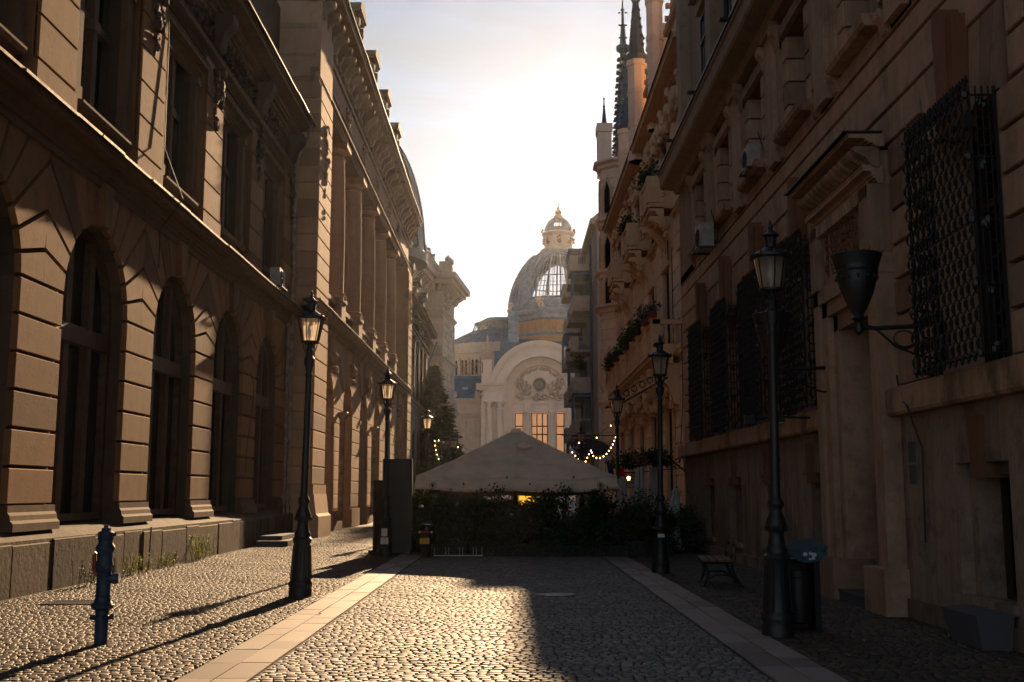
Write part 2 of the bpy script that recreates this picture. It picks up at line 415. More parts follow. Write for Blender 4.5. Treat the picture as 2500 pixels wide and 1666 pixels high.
def setts(name, x0, x1, y0, y1, pitch, seed, mat='sett'):
    rg = np.random.default_rng(seed)
    V = []; RN = []
    y = y0; k = 0
    while y < y1:
        h = pitch*rg.uniform(.88, 1.12); x = x0-rg.uniform(0, .08); xs = []
        while x < x1:
            wd = pitch*rg.uniform(.85, 1.5); a, b = max(x, x0), min(x+wd, x1)
            if b-a > .035: xs.append((a, b))
            x += wd
        if xs:
            A = np.array(xs); n = len(A)
            g = .0065+rg.uniform(0, .004, n)
            xa, xb = A[:,0]+g, A[:,1]-g
            wv = lambda xx: .035*np.sin(xx*1.1+y*.35)+.02*np.sin(xx*2.9+y*.8)+.012*np.sin(xx*6+k)
            j = lambda s: rg.uniform(-s, s, n)
            c = [(xa+j(.006), y+wv(xa)+g+j(.007)), (xb+j(.006), y+wv(xb)+g+j(.007)), (xb+j(.006), y+h+wv(xb)-g+j(.007)), (xa+j(.006), y+h+wv(xa)-g+j(.007))]
            cx = sum(q[0] for q in c)/4; cy = sum(q[1] for q in c)/4
            zt = j(.003)+.008*np.sin(cx*1.7+cy*.9)*np.sin(cy*1.1); tx = j(.028); ty = j(.028)
            blk = np.zeros((n, 12, 3))
            for ring, (f, z) in enumerate(((1.0, -.05), (.985, -.005), (.89, 0.0))):
                for i, (px, py) in enumerate(c):
                    X = cx+(px-cx)*f; Y = cy+(py-cy)*f
                    Z = z+(zt+tx*(X-cx)+ty*(Y-cy) if ring else 0)
                    blk[:, ring*4+i, 0] = X; blk[:, ring*4+i, 1] = Y; blk[:, ring*4+i, 2] = Z
            V.append(blk.reshape(-1, 3)); RN.append(np.repeat(rg.uniform(0, 1, n), 12))
        y += h; k += 1
    V = np.concatenate(V); RN = np.concatenate(RN); n = len(V)//12
    fb = [(0,1,5,4),(1,2,6,5),(2,3,7,6),(3,0,4,7),(4,5,9,8),(5,6,10,9),(6,7,11,10),(7,4,8,11),(8,9,10,11)]
    F = (np.array(fb)[None]+(np.arange(n)*12)[:,None,None]).reshape(-1)
    me = bpy.data.meshes.new(name); nf = n*9
    me.vertices.add(len(V)); me.vertices.foreach_set('co', V.reshape(-1))
    me.loops.add(nf*4); me.loops.foreach_set('vertex_index', F.astype(np.int32))
    me.polygons.add(nf); me.polygons.foreach_set('loop_start', np.arange(nf, dtype=np.int32)*4)
    me.polygons.foreach_set('use_smooth', np.ones(nf, dtype=bool))
    me.update(calc_edges=True)
    at = me.attributes.new('rnd', 'FLOAT', 'POINT'); at.data.foreach_set('value', RN.astype(np.float32))
    me.materials.append(M[mat])
    o = bpy.data.objects.new(name, me); COL.objects.link(o); return struct(o)
setts('cobbled_road', -2.3, 2.3, 7.5, 30, .092, 1)
setts('cobbled_pavement', -7.75, -2.98, 7.5, 50, .088, 2, 'sett2')
setts('cobbled_pavement', 2.98, 5.28, 7.5, 33, .095, 3, 'sett2')
def slabs(name, x0, x1, seed):
    rd = random.Random(seed); mb = MB()
    xm = (x0+x1)/2
    for a, b in ((x0, xm), (xm, x1)):
        y = 6.5+rd.uniform(0, .5)
        while y < 50:
            L = rd.choice((.6, .6, .75, .9)); z = rd.uniform(-.003, .003); g = .006; t = .0
            mb.add([(a+g,y+g,-.05),(b-g,y+g,-.05),(b-g,y+L-g,-.05),(a+g,y+L-g,-.05),
                    (a+g,y+g,z+.004),(b-g,y+g,z+.004+rd.uniform(-.002,.002)),(b-g,y+L-g,z+.004),(a+g,y+L-g,z+.004+rd.uniform(-.002,.002))],
                   [(4,5,6,7),(0,1,5,4),(1,2,6,5),(2,3,7,6),(3,0,4,7)])
            y += L
    return struct(mb.build(name, M['slab']))
slabs('paving_strip', -2.96, -2.32, 5); slabs('paving_strip', 2.32, 2.96, 6)
# ------------------------------------------------------------------ facade helpers
def arch_pts(c, zs, r, n=16):
    return [(c-r*math.cos(PI*i/n), zs+r*math.sin(PI*i/n)) for i in range(n+1)]
def arch_wall(mb, s0, s1, c, zs, r, z0, zt, d0, d1):
    """wall panel s0..s1, z0..zt with an arched opening centred on c"""
    mb.box(s0, c-r, d0, d1, z0, zt); mb.box(c+r, s1, d0, d1, z0, zt)
    P = arch_pts(c, zs, r)
    for a, b in zip(P, P[1:]): mb.prism([(a[0],a[1]),(b[0],b[1]),(b[0],zt),(a[0],zt)], d0, d1)
def voussoirs(mb, c, zs, r, half, zt, n, d0, d1, key=.1, gap=.018):
    def hit(a):
        ca, sa = math.cos(a), math.sin(a)
        t = 1e9
        if abs(ca) > 1e-6: t = min(t, half/abs(ca))
        if sa > 1e-6: t = min(t, (zt-zs)/sa)
        return (c+t*ca, zs+t*sa)
    acorner = math.atan2(zt-zs, half)
    for i in range(n):
        a0 = PI*i/n; a1 = PI*(i+1)/n
        g = gap/2
        A, B = hit(a0), hit(a1)
        poly = [(c+r*math.cos(a0), zs+r*math.sin(a0)), A]
        for k in (acorner, PI-acorner):
            if a0 < k < a1: poly.append((c+half*(1 if k < PI/2 else -1), zt))
        poly += [B, (c+r*math.cos(a1), zs+r*math.sin(a1))]
        mx = sum(p[0] for p in poly)/len(poly); mz = sum(p[1] for p in poly)/len(poly)
        am = (a0+a1)/2; nx, nz = -math.sin(am), math.cos(am)
        out = []
        for x, z in poly:      # pull every corner in across the joint
            q = (x-mx)*nx+(z-mz)*nz
            e = g if q > 0 else -g
            out.append((x-nx*e, z-nz*e))
        if i == n//2: mb.prism(out, d0, d1+key)
        else: mb.prism(out, d0, d1)
def coursed(mb, s0, s1, z0, z1, course, blk, d0, d1, holes=(), gap=.03, rd=random, e=.012, vg=.024):
    z = z0; k = 0
    n = max(1, round((z1-z0)/course)); ch = (z1-z0)/n
    for k in range(n):
        a, b = z0+k*ch, z0+(k+1)*ch
        spans = [(s0, s1)]
        for h in holes:
            if h[2] < b-.02 and h[3] > a+.02:
                ns = []
                for p, q in spans:
                    if h[1] <= p or h[0] >= q: ns.append((p, q)); continue
                    if h[0] > p: ns.append((p, h[0]))
                    if h[1] < q: ns.append((h[1], q))
                spans = ns
        for p, q in spans:
            if q-p < .08: continue
            m = max(1, round((q-p)/blk)) if blk else 1
            off = (.5 if k % 2 and blk else 0)
            cuts = [p]+[p+(q-p)*(i+off)/m for i in range(1 if not off else 0, m+1)]
            cuts = [c for c in cuts if c <= q+1e-6]
            if q-cuts[-1] > 1e-3: cuts.append(q)
            cuts[-1] = q
            for u, v in zip(cuts, cuts[1:]):
                if v-u > .06: mb.taper(u+(vg if u > p else 0), v-(vg if v < q else 0), d0, d1, a+gap/2, b-gap/2, e)
def cornice(mb, s0, s1, z0, z1, d, out, steps=5):
    """classical stepped cornice profile"""
    pr = [(d-.05, z0)]
    hs = [0,.12,.28,.42,.6,.66,.88,1]; os_ = [.12,.2,.34,.42,.46,.9,.94,1]
    for i in range(len(hs)-1):
        pr.append((d+out*os_[i], z0+(z1-z0)*hs[i])); pr.append((d+out*os_[i], z0+(z1-z0)*hs[i+1]))
    pr.append((d+out, z1)); pr.append((d-.05, z1))
    q = [pr[0]]
    for p in pr[1:]:
        if abs(p[0]-q[-1][0])+abs(p[1]-q[-1][1]) > 1e-5: q.append(p)
    mb.ext(q, s0, s1)
def win_unit(fr0, w, z0, z1, cols=2, trans=(.7,), fw=.09, dep=.14, arch=False, mat='frame', glass='glass', mw=None, parent=None, loc=None, bars=0, tz=.1):
    """one window as frame mesh with its pane as a sub-part, in local facade coordinates"""
    mb = MB(fr0); h = w/2; mw = mw or fw
    if arch:
        zs = z1-h
        mb.box(-h, -h+fw, 0, dep, z0, zs); mb.box(h-fw, h, 0, dep, z0, zs)
        P = arch_pts(0, zs, h, 14); Q = arch_pts(0, zs, h-fw, 14)
        for i in range(14): mb.prism([P[i], P[i+1], Q[i+1], Q[i]], 0, dep)
    else:
        mb.box(-h, -h+fw, 0, dep, z0, z1); mb.box(h-fw, h, 0, dep, z0, z1); mb.box(-h+fw, h-fw, 0, dep, z1-fw, z1); zs = z1
    mb.box(-h+fw, h-fw, 0, dep*1.3, z0, z0+fw)
    for i in range(1, cols):
        x = -h+w*i/cols
        zt = zs+math.sqrt(max(0, (h-fw)**2-x*x)) if arch else z1-fw
        mb.box(x-mw/2, x+mw/2, .003, dep*.95, z0+fw, zt)
    for t in trans:
        zz = z0+(z1-z0)*t; mb.box(-h+fw, h-fw, .006, dep*1.35, zz-tz, zz+tz)
    for i in range(bars):
        zz = z0+(z1-z0)*(i+1)/(bars+1); mb.box(-h+fw, h-fw, .02, dep*.5, zz-.02, zz+.02)
    o = mb.build('window', M[mat], parent, org=(0,0,0))
    pb = MB(fr0)
    if arch:
        P = [(-h+.02, z0+.02)]+[(x, z) for x, z in arch_pts(0, zs, h-.02, 14)]+[(h-.02, z0+.02)]
        pb.prism(P, -.03, -.01)
    else: pb.box(-h+.02, h-.02, -.03, -.01, z0+.02, z1-.02)
    pb.build('pane', M[glass], o, org=(0,0,0))
    if loc is not None: o.location = loc
    return o
def win_copy(o, parent, loc):
    c = copy_tree(o, parent); c.location = loc; return c

LX = -8.0
L1X = -8.12
LF = lambda s, d, z: (L1X+d, s, z)
LV = lambda s, d, z: (d, s, z)
RX = 5.3
RF = lambda s, d, z: (RX-d, s, z)
RV = lambda s, d, z: (-d, s, z)

def flashing(mb, s0, s1, d0, d1, z, rd):
    s = s0
    while s < s1-.05:
        L = min(rd.uniform(.9, 2.2), s1-s); a = rd.uniform(-.012,.012); b = rd.uniform(-.01,.01)
        mb.ext([(d0,z+.002),(d1+a,z+.002+b),(d1+a,z-.035+b),(d1+a+.02,z-.04+b),(d1+a+.022,z+.012+b),(d0,z+.03)], s, s+L-.015); s += L
# ------------------------------------------------------------------ first building on the left
rd = random.Random(11)
b1 = thing('stone_building', 'brown rusticated stone building with tall arched ground floor windows along the left pavement', 'building', (L1X,22,0), world=True)
cs = [11,16,21,26,31,36]; r_, zs_ = 1.64, 5.2; S0, S1 = 4.0, 39.5
wall = MB(LF); face = MB(LF); pl = MB(LF); st = MB(LF); orn = MB(LF)
wall.box(S0, 8.5, -.8, -.1, .9, 7.7); wall.box(38.5, S1, -.8, -.1, .9, 7.7)
for c in cs:
    arch_wall(wall, c-2.5, c+2.5, c, zs_, r_+.01, .9, 7.7, -.8, -.1)
    voussoirs(face, c, zs_, r_, 2.5, 7.66, 13, -.12, 0, .12, .085)
edges = [(S0, cs[0]-r_)]+[(c+r_, c+5-r_) for c in cs[:-1]]+[(cs[-1]+r_, S1)]
for a, b in edges:
    coursed(face, a, b, 1.42, zs_, .63, 0, -.12, .0, gap=.055)
    st.ext([(-.1,1.0),(.14,1.0),(.14,1.13),(.09,1.18),(.08,1.26),(.04,1.31),(.04,1.42),(-.1,1.42)], a-.05, b+.05)
pl.ext([(-.9,0),(.24,-.04),(.24,.86),(.0,1.0),(-.9,1.12)], S0, S1)
x = S0+.3
while x < S1-.5:           # slightly proud plinth stones
    L = rd.uniform(.8, 1.9); pl.taper(x+.01, x+L-.01, .1, .24+rd.uniform(.012, .04), -.04, .82+rd.uniform(-.04,.04), .02); x += L
cornice(st, S0, S1, 7.7, 8.22, -.05, .5)
st.box(S0, S1, -.1, .05, 7.58, 7.7)
wall.box(S0, S1, -1.2, -.75, .0, 20)
fl = MB(LF); flashing(fl, S0, S1, -.1, .48, 8.225, rd)
# upper floor
U0, U1 = 8.25, 12.7
for c in cs:
    wall.box(c-2.5, c-1.12, -.75, -.28, U0, 13.3); wall.box(c+1.12, c+2.5, -.75, -.28, U0, 13.3)
    wall.box(c-1.12, c+1.12, -.75, -.28, 12.6, 13.3); wall.box(c-1.12, c+1.12, -.75, -.3, U0, 9.0)
    st.ext([(-.3,8.86),(-.02,8.86),(.02,8.95),(.02,9.0),(-.3,9.04)], c-1.3, c+1.3)
    for sg in (-1, 1):      # slim inner pilasters with caps
        a, b = sorted((c+sg*1.14, c+sg*1.42)); st.box(a, b, -.3, -.12, 9.04, 12.2); st.box(a-.04, b+.04, -.3, -.07, 12.2, 12.4)
        st.box(a-.03, b+.03, -.3, -.09, 9.0, 9.3)
    cornice(st, c-1.7, c+1.7, 12.42, 12.9, -.28, .36)
    st.box(c-.11, c+.11, -.6, -.34, 9.04, 12.4); st.box(c-.16, c+.16, -.6, -.3, 10.9, 11.12)
wall.box(S0, 8.5, -.75, -.28, U0, 13.3); wall.box(38.5, S1, -.75, -.28, U0, 13.3)
for a, b in [(S0, 9.3)]+[(c+1.7, c+3.3) for c in cs[:-1]]+[(37.7, S1)]:
    face.box(a, b, -.4, -.03, U0, 13.2)
    coursed(face, a, b, 9.0, 12.95, .8, 0, -.06, .03, gap=.035)
    face.box(a-.05, b+.05, -.3, .05, U0+.02, 8.95)
    m = (a+b)/2
    orn.lumps((m, .02, 12.6), (.3,.14,.55), 26, .11, rd)
    orn.lumps((m, .02, 11.75), (.16,.08,.3), 10, .09, rd)
    orn.scroll(m-.28, m+.28, 0, 14.62, 1.0, .5)
cornice(st, S0, S1, 13.2, 13.62, -.3, .36)
wall.box(S0, S1, -.75, -.2, 13.6, 14.7)
s = S0+.2
while s < S1-.3:
    st.box(s, s+.2, -.2, -.02, 14.36, 14.56); orn.lumps((s+.3, -.12, 14.05), (.18,.06,.18), 4, .09, rd); s += .42
cornice(st, S0, S1, 14.6, 15.3, -.2, .9)
flashing(fl, S0, S1, -.3, .74, 15.305, rd)
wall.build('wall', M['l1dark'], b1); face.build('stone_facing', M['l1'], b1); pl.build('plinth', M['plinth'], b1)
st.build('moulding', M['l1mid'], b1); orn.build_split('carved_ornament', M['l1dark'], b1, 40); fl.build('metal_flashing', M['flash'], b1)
rf = MB(LF); rf.ext([(-1.0,15.3),(-1.05,15.3),(-2.2,20),(-9,22),(-9,15.3)], S0, S1)
for c in (13.5,18.5,23.5,28.5,33.5):
    rf.box(c-.9, c+.9, -2.6, -.9, 15.4, 18.4); cornice(rf, c-1.1, c+1.1, 18.4, 18.8, -.95, .3)
rfo = rf.build('roof', M['slate'], b1)
W0 = win_unit(LV, 2*r_, 1.1, zs_+r_, 3, (.62,), .13, .16, True, 'frame', 'glass', .24, b1, (-.5, 16-22, 0), tz=.17)
for c in cs:
    if c != 16: win_copy(W0, b1, (-.5, c-22, 0))
W1 = win_unit(LV, 2.24, 9.0, 12.6, 2, (.6,), .12, .12, False, 'frame2', 'glass', .3, b1, (-.62, 16-22, 0), tz=.09)
for c in cs:
    if c != 16: win_copy(W1, b1, (-.62, c-22, 0))
W2 = win_unit(LV, 1.2, 15.9, 18.1, 2, (.6,), .1, .1, False, 'frame2', 'glass', .1, b1, (-.93, 13.5-22, 0))
for c in (18.5,23.5,28.5,33.5): win_copy(W2, b1, (-.93, c-22, 0))
dp = MB(LF)
dp.tube([(39.05,.6,15.2),(39.05,.55,14.7),(38.9,.2,14.0),(38.88,.14,13.2),(38.88,.14,.3)], .085, 8)
for z in (1.4,3.4,5.4,7.2,9.4,11.6): dp.box(38.76, 39.0, .03, .25, z, z+.07)
dp.build('drainpipe', M['pipe'], b1, 40)
dp = MB(LF); dp.tube([(38.3,.14,7.6),(38.3,.14,.25)], .055, 8)
for z in (1.4,3.4,5.4): dp.box(38.2, 38.4, .03, .22, z, z+.05)
dp.build('drainpipe', M['pipe'], b1, 40)
mb = MB(LF); mb.tube([(24.1,-.02,15.2),(24.3,.06,12),(24.2,.1,9.5),(24.25,.56,8.3),(24.3,.05,7.6),(24.3,.06,6.7)], .012, 5)
mb.tube([(33.3,.05,5.3),(33.6,.07,5.0),(33.75,.07,4.6),(33.5,.06,3.9),(33.2,.05,3.0),(33.1,.04,2.2)], .012, 5)
mb.build('loose_cable', M['black'], b1)
# steps by the drainpipe
mb = MB(); mb.taper(-7.7, -6.75, 33.2, 36.6, -.03, .17, .0); mb.taper(-7.75, -7.05, 33.8, 36.2, .165, .3, .0)
tag(mb.build('stone_step', M['granite']), 'low stone step lying against the plinth beside the drainpipes', 'step')

def ac_unit(loc, rz, label):
    t = thing('air_conditioner', label, 'air conditioner', loc, rz, 'air conditioners on the facades')
    mb = MB(); mb.box(-.42,.42,-.16,.16,0,.6); o = mb.build('housing', M['grey'], t)
    mb = MB(); mb.lathe((0,0,0), [(.24,0),(.25,.012),(.22,.02),(.2,.012),(.02,.012)], 24)
    for i in range(12):
        a = PI*i/6; mb.box(-.004,.004,-.004,.004,.01,.02); mb.tube([(.03*math.cos(a),.03*math.sin(a),.02),(.23*math.cos(a),.23*math.sin(a),.02)], .004, 4)
    g = mb.build('fan_grille', M['black'], o); g.rotation_euler = (R(90),0,0); g.location = (-.08,-.162,.3)
    mb = MB(); mb.box(-.45,-.4,-.25,.2,-.05,-.005); mb.box(.4,.45,-.25,.2,-.05,-.005); mb.box(-.4,.4,-.25,-.21,-.045,-.01)
    mb.tube([(.3,.15,.1),(.45,.25,.05),(.5,.2,.5),(.45,.1,.9)], .015, 6)
    mb.build('bracket', M['iron2'], t)
    return t
ac_unit((LX+.24,35.3,8.33), R(90), 'grey box air conditioner standing on the left ledge near the drainpipe')

# ------------------------------------------------------------------ second building on the left: arcade and columns
LF = lambda s, d, z: (LX+d, s, z)
b2 = thing('columned_building', 'warm limestone building with a giant colonnade over arches and roof aedicules', 'building', (LX,58,0), world=True)
wall = MB(LF); face = MB(LF); st = MB(LF); orn = MB(LF); colm = []
C0, PIT = 44.9, 5.45; arcs = [C0+PIT*i for i in range(6)]; S0, S1 = 39.5, 77.3
wall.box(S0, S1, -1.6, -1.2, 0, 21)
r2, zs2 = 1.45, 5.2
arcs = arcs[:6]
piers = [(42.1, arcs[0]-r2)]+[(c+r2, c+PIT-r2) for c in arcs[:-1]]+[(arcs[-1]+r2, S1-2.2)]
for c in arcs:
    arch_wall(wall, c-PIT/2, c+PIT/2, c, zs2, r2, 0, 8.2, -.9, .33)
    voussoirs(face, c, zs2, r2, PIT/2, 8.1, 13, .3, .38, .1, .035)
    orn.lumps((c,.48,7.0), (.16,.2,.4), 22, .13, rd); orn.ball((c,.62,7.1), (.2,.2,.28), 8, 6)
    st.box(c-r2-.25, c-r2+.02, -.9, .45, 4.95, 5.15)
for a, b in piers:
    coursed(face, a, b, .9, zs2, .62, 0, .3, .38, gap=.045); face.box(a-.05, b+.05, -.8, .46, 0, .85)
# arcade back wall is dark, with doors
for i, c in enumerate(arcs):
    wall.box(c-r2, c+r2, -1.2, -.95, 0, 7)
# end pavilions with quoins
for a, b in ((S0, 42.1), (S1-2.4, S1)):
    wall.box(a, b, -1.2, .68, 0, 17.3)
    coursed(face, a-.0, b, 1.9, 17.0, .66, 0, .6, .78, gap=.05)
    face.box(a-.06, b+.06, -.2, .84, 1.55, 1.9)
    face.ext([(-.3,0),(1.05,0),(1.05,.75),(.95,.85),(.86,1.55),(-.3,1.55)], a-.03, b+.08)
    orn.lumps(((a+b)/2-.1,.7,14.6), (.3,.12,1.1), 40, .13, rd); orn.lumps(((a+b)/2-.1,.7,12.9), (.1,.08,.9), 14, .1, rd)
# near side of the first pavilion, facing the street corner
for k in range(24):
    z = 1.9+k*.66
    if z > 16.6: break
    face.add([(39.44,-.2,z+.03),(39.44,.74,z+.03),(39.44,.74,z+.63),(39.44,-.2,z+.63),(39.5,-.2,z+.03),(39.5,.74,z+.03),(39.5,.74,z+.63),(39.5,-.2,z+.63)],
             [(0,1,2,3),(4,7,6,5),(0,4,5,1),(1,5,6,2),(2,6,7,3),(3,7,4,0)])
cornice(st, S0-.06, S1, 8.1, 8.72, .3, .62)
fl = MB(LF); flashing(fl, S0-.06, S1, .3, .93, 8.725, rd)
cols = [c+PIT/2 for c in arcs[:5]]
# recessed loggia wall
wall.box(42.1, S1-2.4, -1.2, -.75, 8.2, 17.3)
for c in cols:
    st.box(c-.58, c+.58, -.62, .52, 8.75, 10.1); st.box(c-.64, c+.64, -.68, .58, 8.75, 9.0); st.box(c-.64, c+.64, -.68, .58, 9.95, 10.12)
for c0, c1 in zip([42.1+.0]+cols, cols+[S1-2.4]):
    a = c0+(.6 if c0 > 42.5 else 0); b = c1-(.6 if c1 < S1-3 else 0)
    st.box(a, b, -.05, .3, 9.72, 9.92); st.box(a, b, -.05, .3, 8.75, 8.95)
    n = int((b-a)/.42)
    for i in range(n):
        x = a+(i+.5)*(b-a)/n
        st.lathe((x,.12,8.95), [(.09,0),(.09,.06),(.05,.1),(.11,.28),(.09,.42),(.045,.58),(.08,.68),(.09,.78)], 8)
wall.box(S0+.01, S1-.01, -1.21, .47, 17.22, 20.35); cornice(st, S0-.06, S1, 17.15, 17.65, .4, .3); wall.box(S0-.03,42.2,-1.15,.72,17.3,20.3)
for c in cols: orn.lumps((c,.5,18.5), (.28,.14,.45), 14, .13, rd)
s = S0+.1
while s < S1-.4:
    st.scroll(s, s+.32, .46, 20.35, .8, .75); st.box(s+.5, s+.66, .46, .66, 19.45, 19.72); st.box(s+.78, s+.94, .46, .66, 19.45, 19.72); s += 1.09
st.box(S0-.05, S1, -.9, .56, 19.2, 19.42); st.box(S0-.05, S1, -.9, .52, 18.1, 18.2)
cornice(st, S0-.55, S1+.5, 20.3, 21.2, .35, 1.05)
flashing(fl, S0-.55, S1+.5, -.3, 1.42, 21.205, rd)
wall.build('wall', M['l2'], b2); face.build('stone_facing', M['l2'], b2); st.build('moulding', M['l2rough'], b2)
orn.build_split('carved_ornament', M['l2rough'], b2, 40); fl.build('metal_flashing', M['flash'], b2)
mb = MB(); prof = [(.56,0),(.56,.1),(.5,.14),(.54,.24),(.46,.3),(.44,.36),(.45,2.6),(.43,4.5),(.385,6.35),(.42,6.4),(.385,6.45),(.39,6.62),(.48,6.72),(.5,6.82)]
mb.lathe((0,0,0), prof, 28)
for k in range(1,7): mb.lathe((0,0,0), [(.455-.01*k,.9*k),(.462-.01*k,.9*k+.01),(.455-.01*k,.9*k+.03)], 28)
mb.box(-.56,.56,-.56,.56,6.8,7.02)
c0 = mb.build('column', M['l2'], b2, 30, org=(0,0,0)); c0.location = (-.02, cols[0]-58, 10.12); c0.scale = (1.14,1.14,1)
for c in cols[1:]:
    q = c0.copy(); COL.objects.link(q); q.location = (-.02, c-58, 10.12)
mb = MB(LF)
mb.ext([(-1.5,21.2),(.6,21.2),(.3,22.0),(-2.5,24),(-6,25),(-6,21.2)], S0, S1)
mb.build('roof', M['slate'], b2)
for i, c in enumerate([47.6,53.0,58.4,63.9]):
    mb = MB(LF); z = 21.25
    mb.box(c-.85, c+.85, -.4, 1.0, z, z+.5); mb.box(c-.7, c+.7, -.4, .8, z+.5, z+1.75); mb.box(c-.35,c+.35,.75,.9,z+.6,z+1.6)
    for sg in (-1,1): mb.scroll(c+sg*.62-.14, c+sg*.62+.14, .78, z+1.75, 1.1, .3)
    cornice(mb, c-.95, c+.95, z+1.75, z+2.1, .7, .42)
    mb.prism([(c-1.0,z+2.1),(c+1.0,z+2.1),(c+.8,z+2.45),(c,z+2.75),(c-.8,z+2.45)], -.4, 1.16)
    mb.build('roof_aedicule', M['l2rough'], b2)
mb = MB(LF)
for c in arcs[1::2]: pass
for c in (cols[0]-.1, cols[2]-.1):
    m2 = MB(LF); m2.tube([(c,.62,5.0),(c,.58,4.7),(c,.56,.4)], .12, 8); m2.lathe((c,.6,4.75), [(.1,0),(.22,.12),(.24,.3),(.2,.34)], 8)
    m2.build('drainpipe', M['pipe'], b2, 40)
wd = win_unit(LV, 1.9, .6, 4.4, 2, (.75,), .12, .12, False, 'frame2', 'glass', .12, b2, (-.93, arcs[0]-58, 0))
for c in arcs[1:]: win_copy(wd, b2, (-.93, c-58, 0))
wd = win_unit(LV, 1.7, 10.3, 14.6, 2, (.7,), .12, .12, False, 'frame2', 'glass', .12, b2, (-.73, arcs[0]-58, 0))
for c in arcs[1:]: win_copy(wd, b2, (-.73, c-58, 0))

# ------------------------------------------------------------------ third building on the left: dark, lower
b3 = thing('dark_building', 'soot darkened lower building with three roof dormers behind the columned one', 'building', (LX,90,0), world=True)
wall = MB(LF); st = MB(LF); orn = MB(LF); S0, S1 = 77.9, 101.5
wall.box(S0, S1, -6, -.5, 0, 16.2); cx = [S0+2.2+3.85*i for i in range(6)]
for c in cx:
    arch_wall(wall, c-1.92, c+1.92, c, 5.6, 1.05, 0, 8.3, -.5, .05)
    for sg in (-1,1): wall.box(*sorted((c+sg*.8, c+sg*1.92)), -.5, .05, 8.6, 14.2)
    wall.box(c-.8, c+.8, -.5, .05, 13, 14.2)
    st.box(c-1.85, c-1.45, .05, .24, 8.9, 13.9); st.box(c-1.92, c-1.38, .05, .3, 13.6, 14.0); st.box(c-1.92,c-1.38,.05,.3,8.7,9.1)
    orn.lumps((c,.2,14.9), (.9,.2,.25), 22, .16, rd)
cornice(st, S0, S1, 8.2, 8.75, .0, .5); cornice(st, S0, S1, 15.3, 16.2, .0, 1.0); cornice(st, S0, S1, 14.1, 14.5, 0, .35)
wall.box(S0, S1, -.5, .1, 14.2, 15.4); s = S0
while s < S1-.4: st.scroll(s, s+.25, .05, 15.35, .5, .6); s += .7
wall.build('wall', M['l3'], b3); st.build('moulding', M['l3'], b3); orn.build_split('carved_ornament', M['l3'], b3, 40)
mb = MB(LF); mb.ext([(.7,16.2),(-.4,16.2),(-1.6,19.5),(-6,21),(-6,16.2)], S0, S1); mb.build('roof', M['slate'], b3)
for c in (82.0,88.0,94.5):
    mb = MB(LF); mb.box(c-.7,c+.7,-1.8,.2,16.3,18.2); cornice(mb, c-.95,c+.95,18.2,18.6,.1,.4); mb.prism([(c-1,18.6),(c+1,18.6),(c,19.1)], -1.8,.5)
    mb.build('dormer', M['l3'], b3)
wd = win_unit(LV, 1.6, 9.0, 13.0, 2, (.7,), .1, .1, False, 'frame2', 'glass', .1, b3, (-.42, cx[0]-90, 0))
for c in cx[1:]: win_copy(wd, b3, (-.42, c-90, 0))
wd = win_unit(LV, 2.1, 1.0, 6.65, 2, (.75,), .1, .1, True, 'frame2', 'glass', .1, b3, (-.42, cx[0]-90, 0))
for c in cx[1:]: win_copy(wd, b3, (-.42, c-90, 0))
mb = MB(LF); mb.tube([(101.3,.95,15.6),(101.2,.5,14.2),(101.2,.2,13.6),(101.2,.2,9),(101.2,.7,8.5),(101.2,.2,7.9),(101.2,.2,.4)], .1, 8); mb.build('drainpipe', M['zinc'], b3, 40)
wall = None

# ------------------------------------------------------------------ fourth building on the left: pale, angled corner block with dome
b4 = thing('domed_corner_building', 'pale grey corner building with a heavy bracketed cornice and slate dome behind the conifer', 'building', (-12,118,0), world=True)
a4 = math.atan2(16, 1.5)
def F4(s, d, z):
    z = z*.965
    ca, sa = math.cos(a4), math.sin(a4)     # facade runs from (-11.3,103) to (-9.8,120)
    return (-11.4+ca*s+sa*d, 103+sa*s-ca*d, z)
wall = MB(F4); st = MB(F4); orn = MB(F4)
wall.box(0, 18, -10, 0, 0, 25.5); wall.box(18, 27, -10, 1.9, 0, 25.5); wall.box(-22,0,-12,-1.5,0,24)
for z0, z1, o in ((8.3,9.0,.6),(16.6,17.2,.5),(22.2,22.7,.4)):
    cornice(st, 0, 18, z0, z1, 0, o); cornice(st, 17.9, 27.2, z0, z1, 1.9, o)
    st.box(17.5, 18.05, 0, 1.9+o*.6, z0, z1)
st.box(16.4, 28.6, -1, 3.6, 26.2, 26.9); st.box(16.8, 28.2, -1, 3.2, 25.7, 26.2); st.box(0, 18, -1, 1.5, 26.2, 26.9); st.box(0,18,-1,1.1,25.7,26.2)
for i in range(20):
    s = i*.9; st.scroll(s, s+.4, 0, 25.7, 1.0, 1.0)
for i in range(10): s = 18.1+i*.95; st.scroll(s, s+.42, 1.9, 25.7, 1.1, 1.1)
for i in range(3):
    d = .1+i*.7; st.box(17.1,18.0,d,d+.35,24.9,25.7)
coursed(st, 18.0, 27, 9.2, 22, .8, 1.1, 1.85, 1.98, gap=.05)
for k in range(27):
    z = 1+k*.8
    if z < 25: st.box(17.93, 18.02, .1, 1.9, z, z+.74)
for c in (3,7.5,12,15.6):
    for z0 in (1.5,9.8,17.8): st.box(c-1.1,c+1.1,.0,.22,z0,z0+.2); cornice(st, c-1.2, c+1.2, z0+4.6, z0+5.0, 0, .35); st.box(c-1.0,c-.8,0,.16,z0+.2,z0+4.6); st.box(c+.8,c+1.0,0,.16,z0+.2,z0+4.6)
orn.lumps((18.1,1.6,15.2),(.5,.5,1.4),40,.3,rd); orn.lumps((18.2,2.6,10.6),(.6,.9,.8),40,.35,rd); orn.ball((19.5,2.6,11.4),(1.1,.9,1.2),10,7,.1,rd)
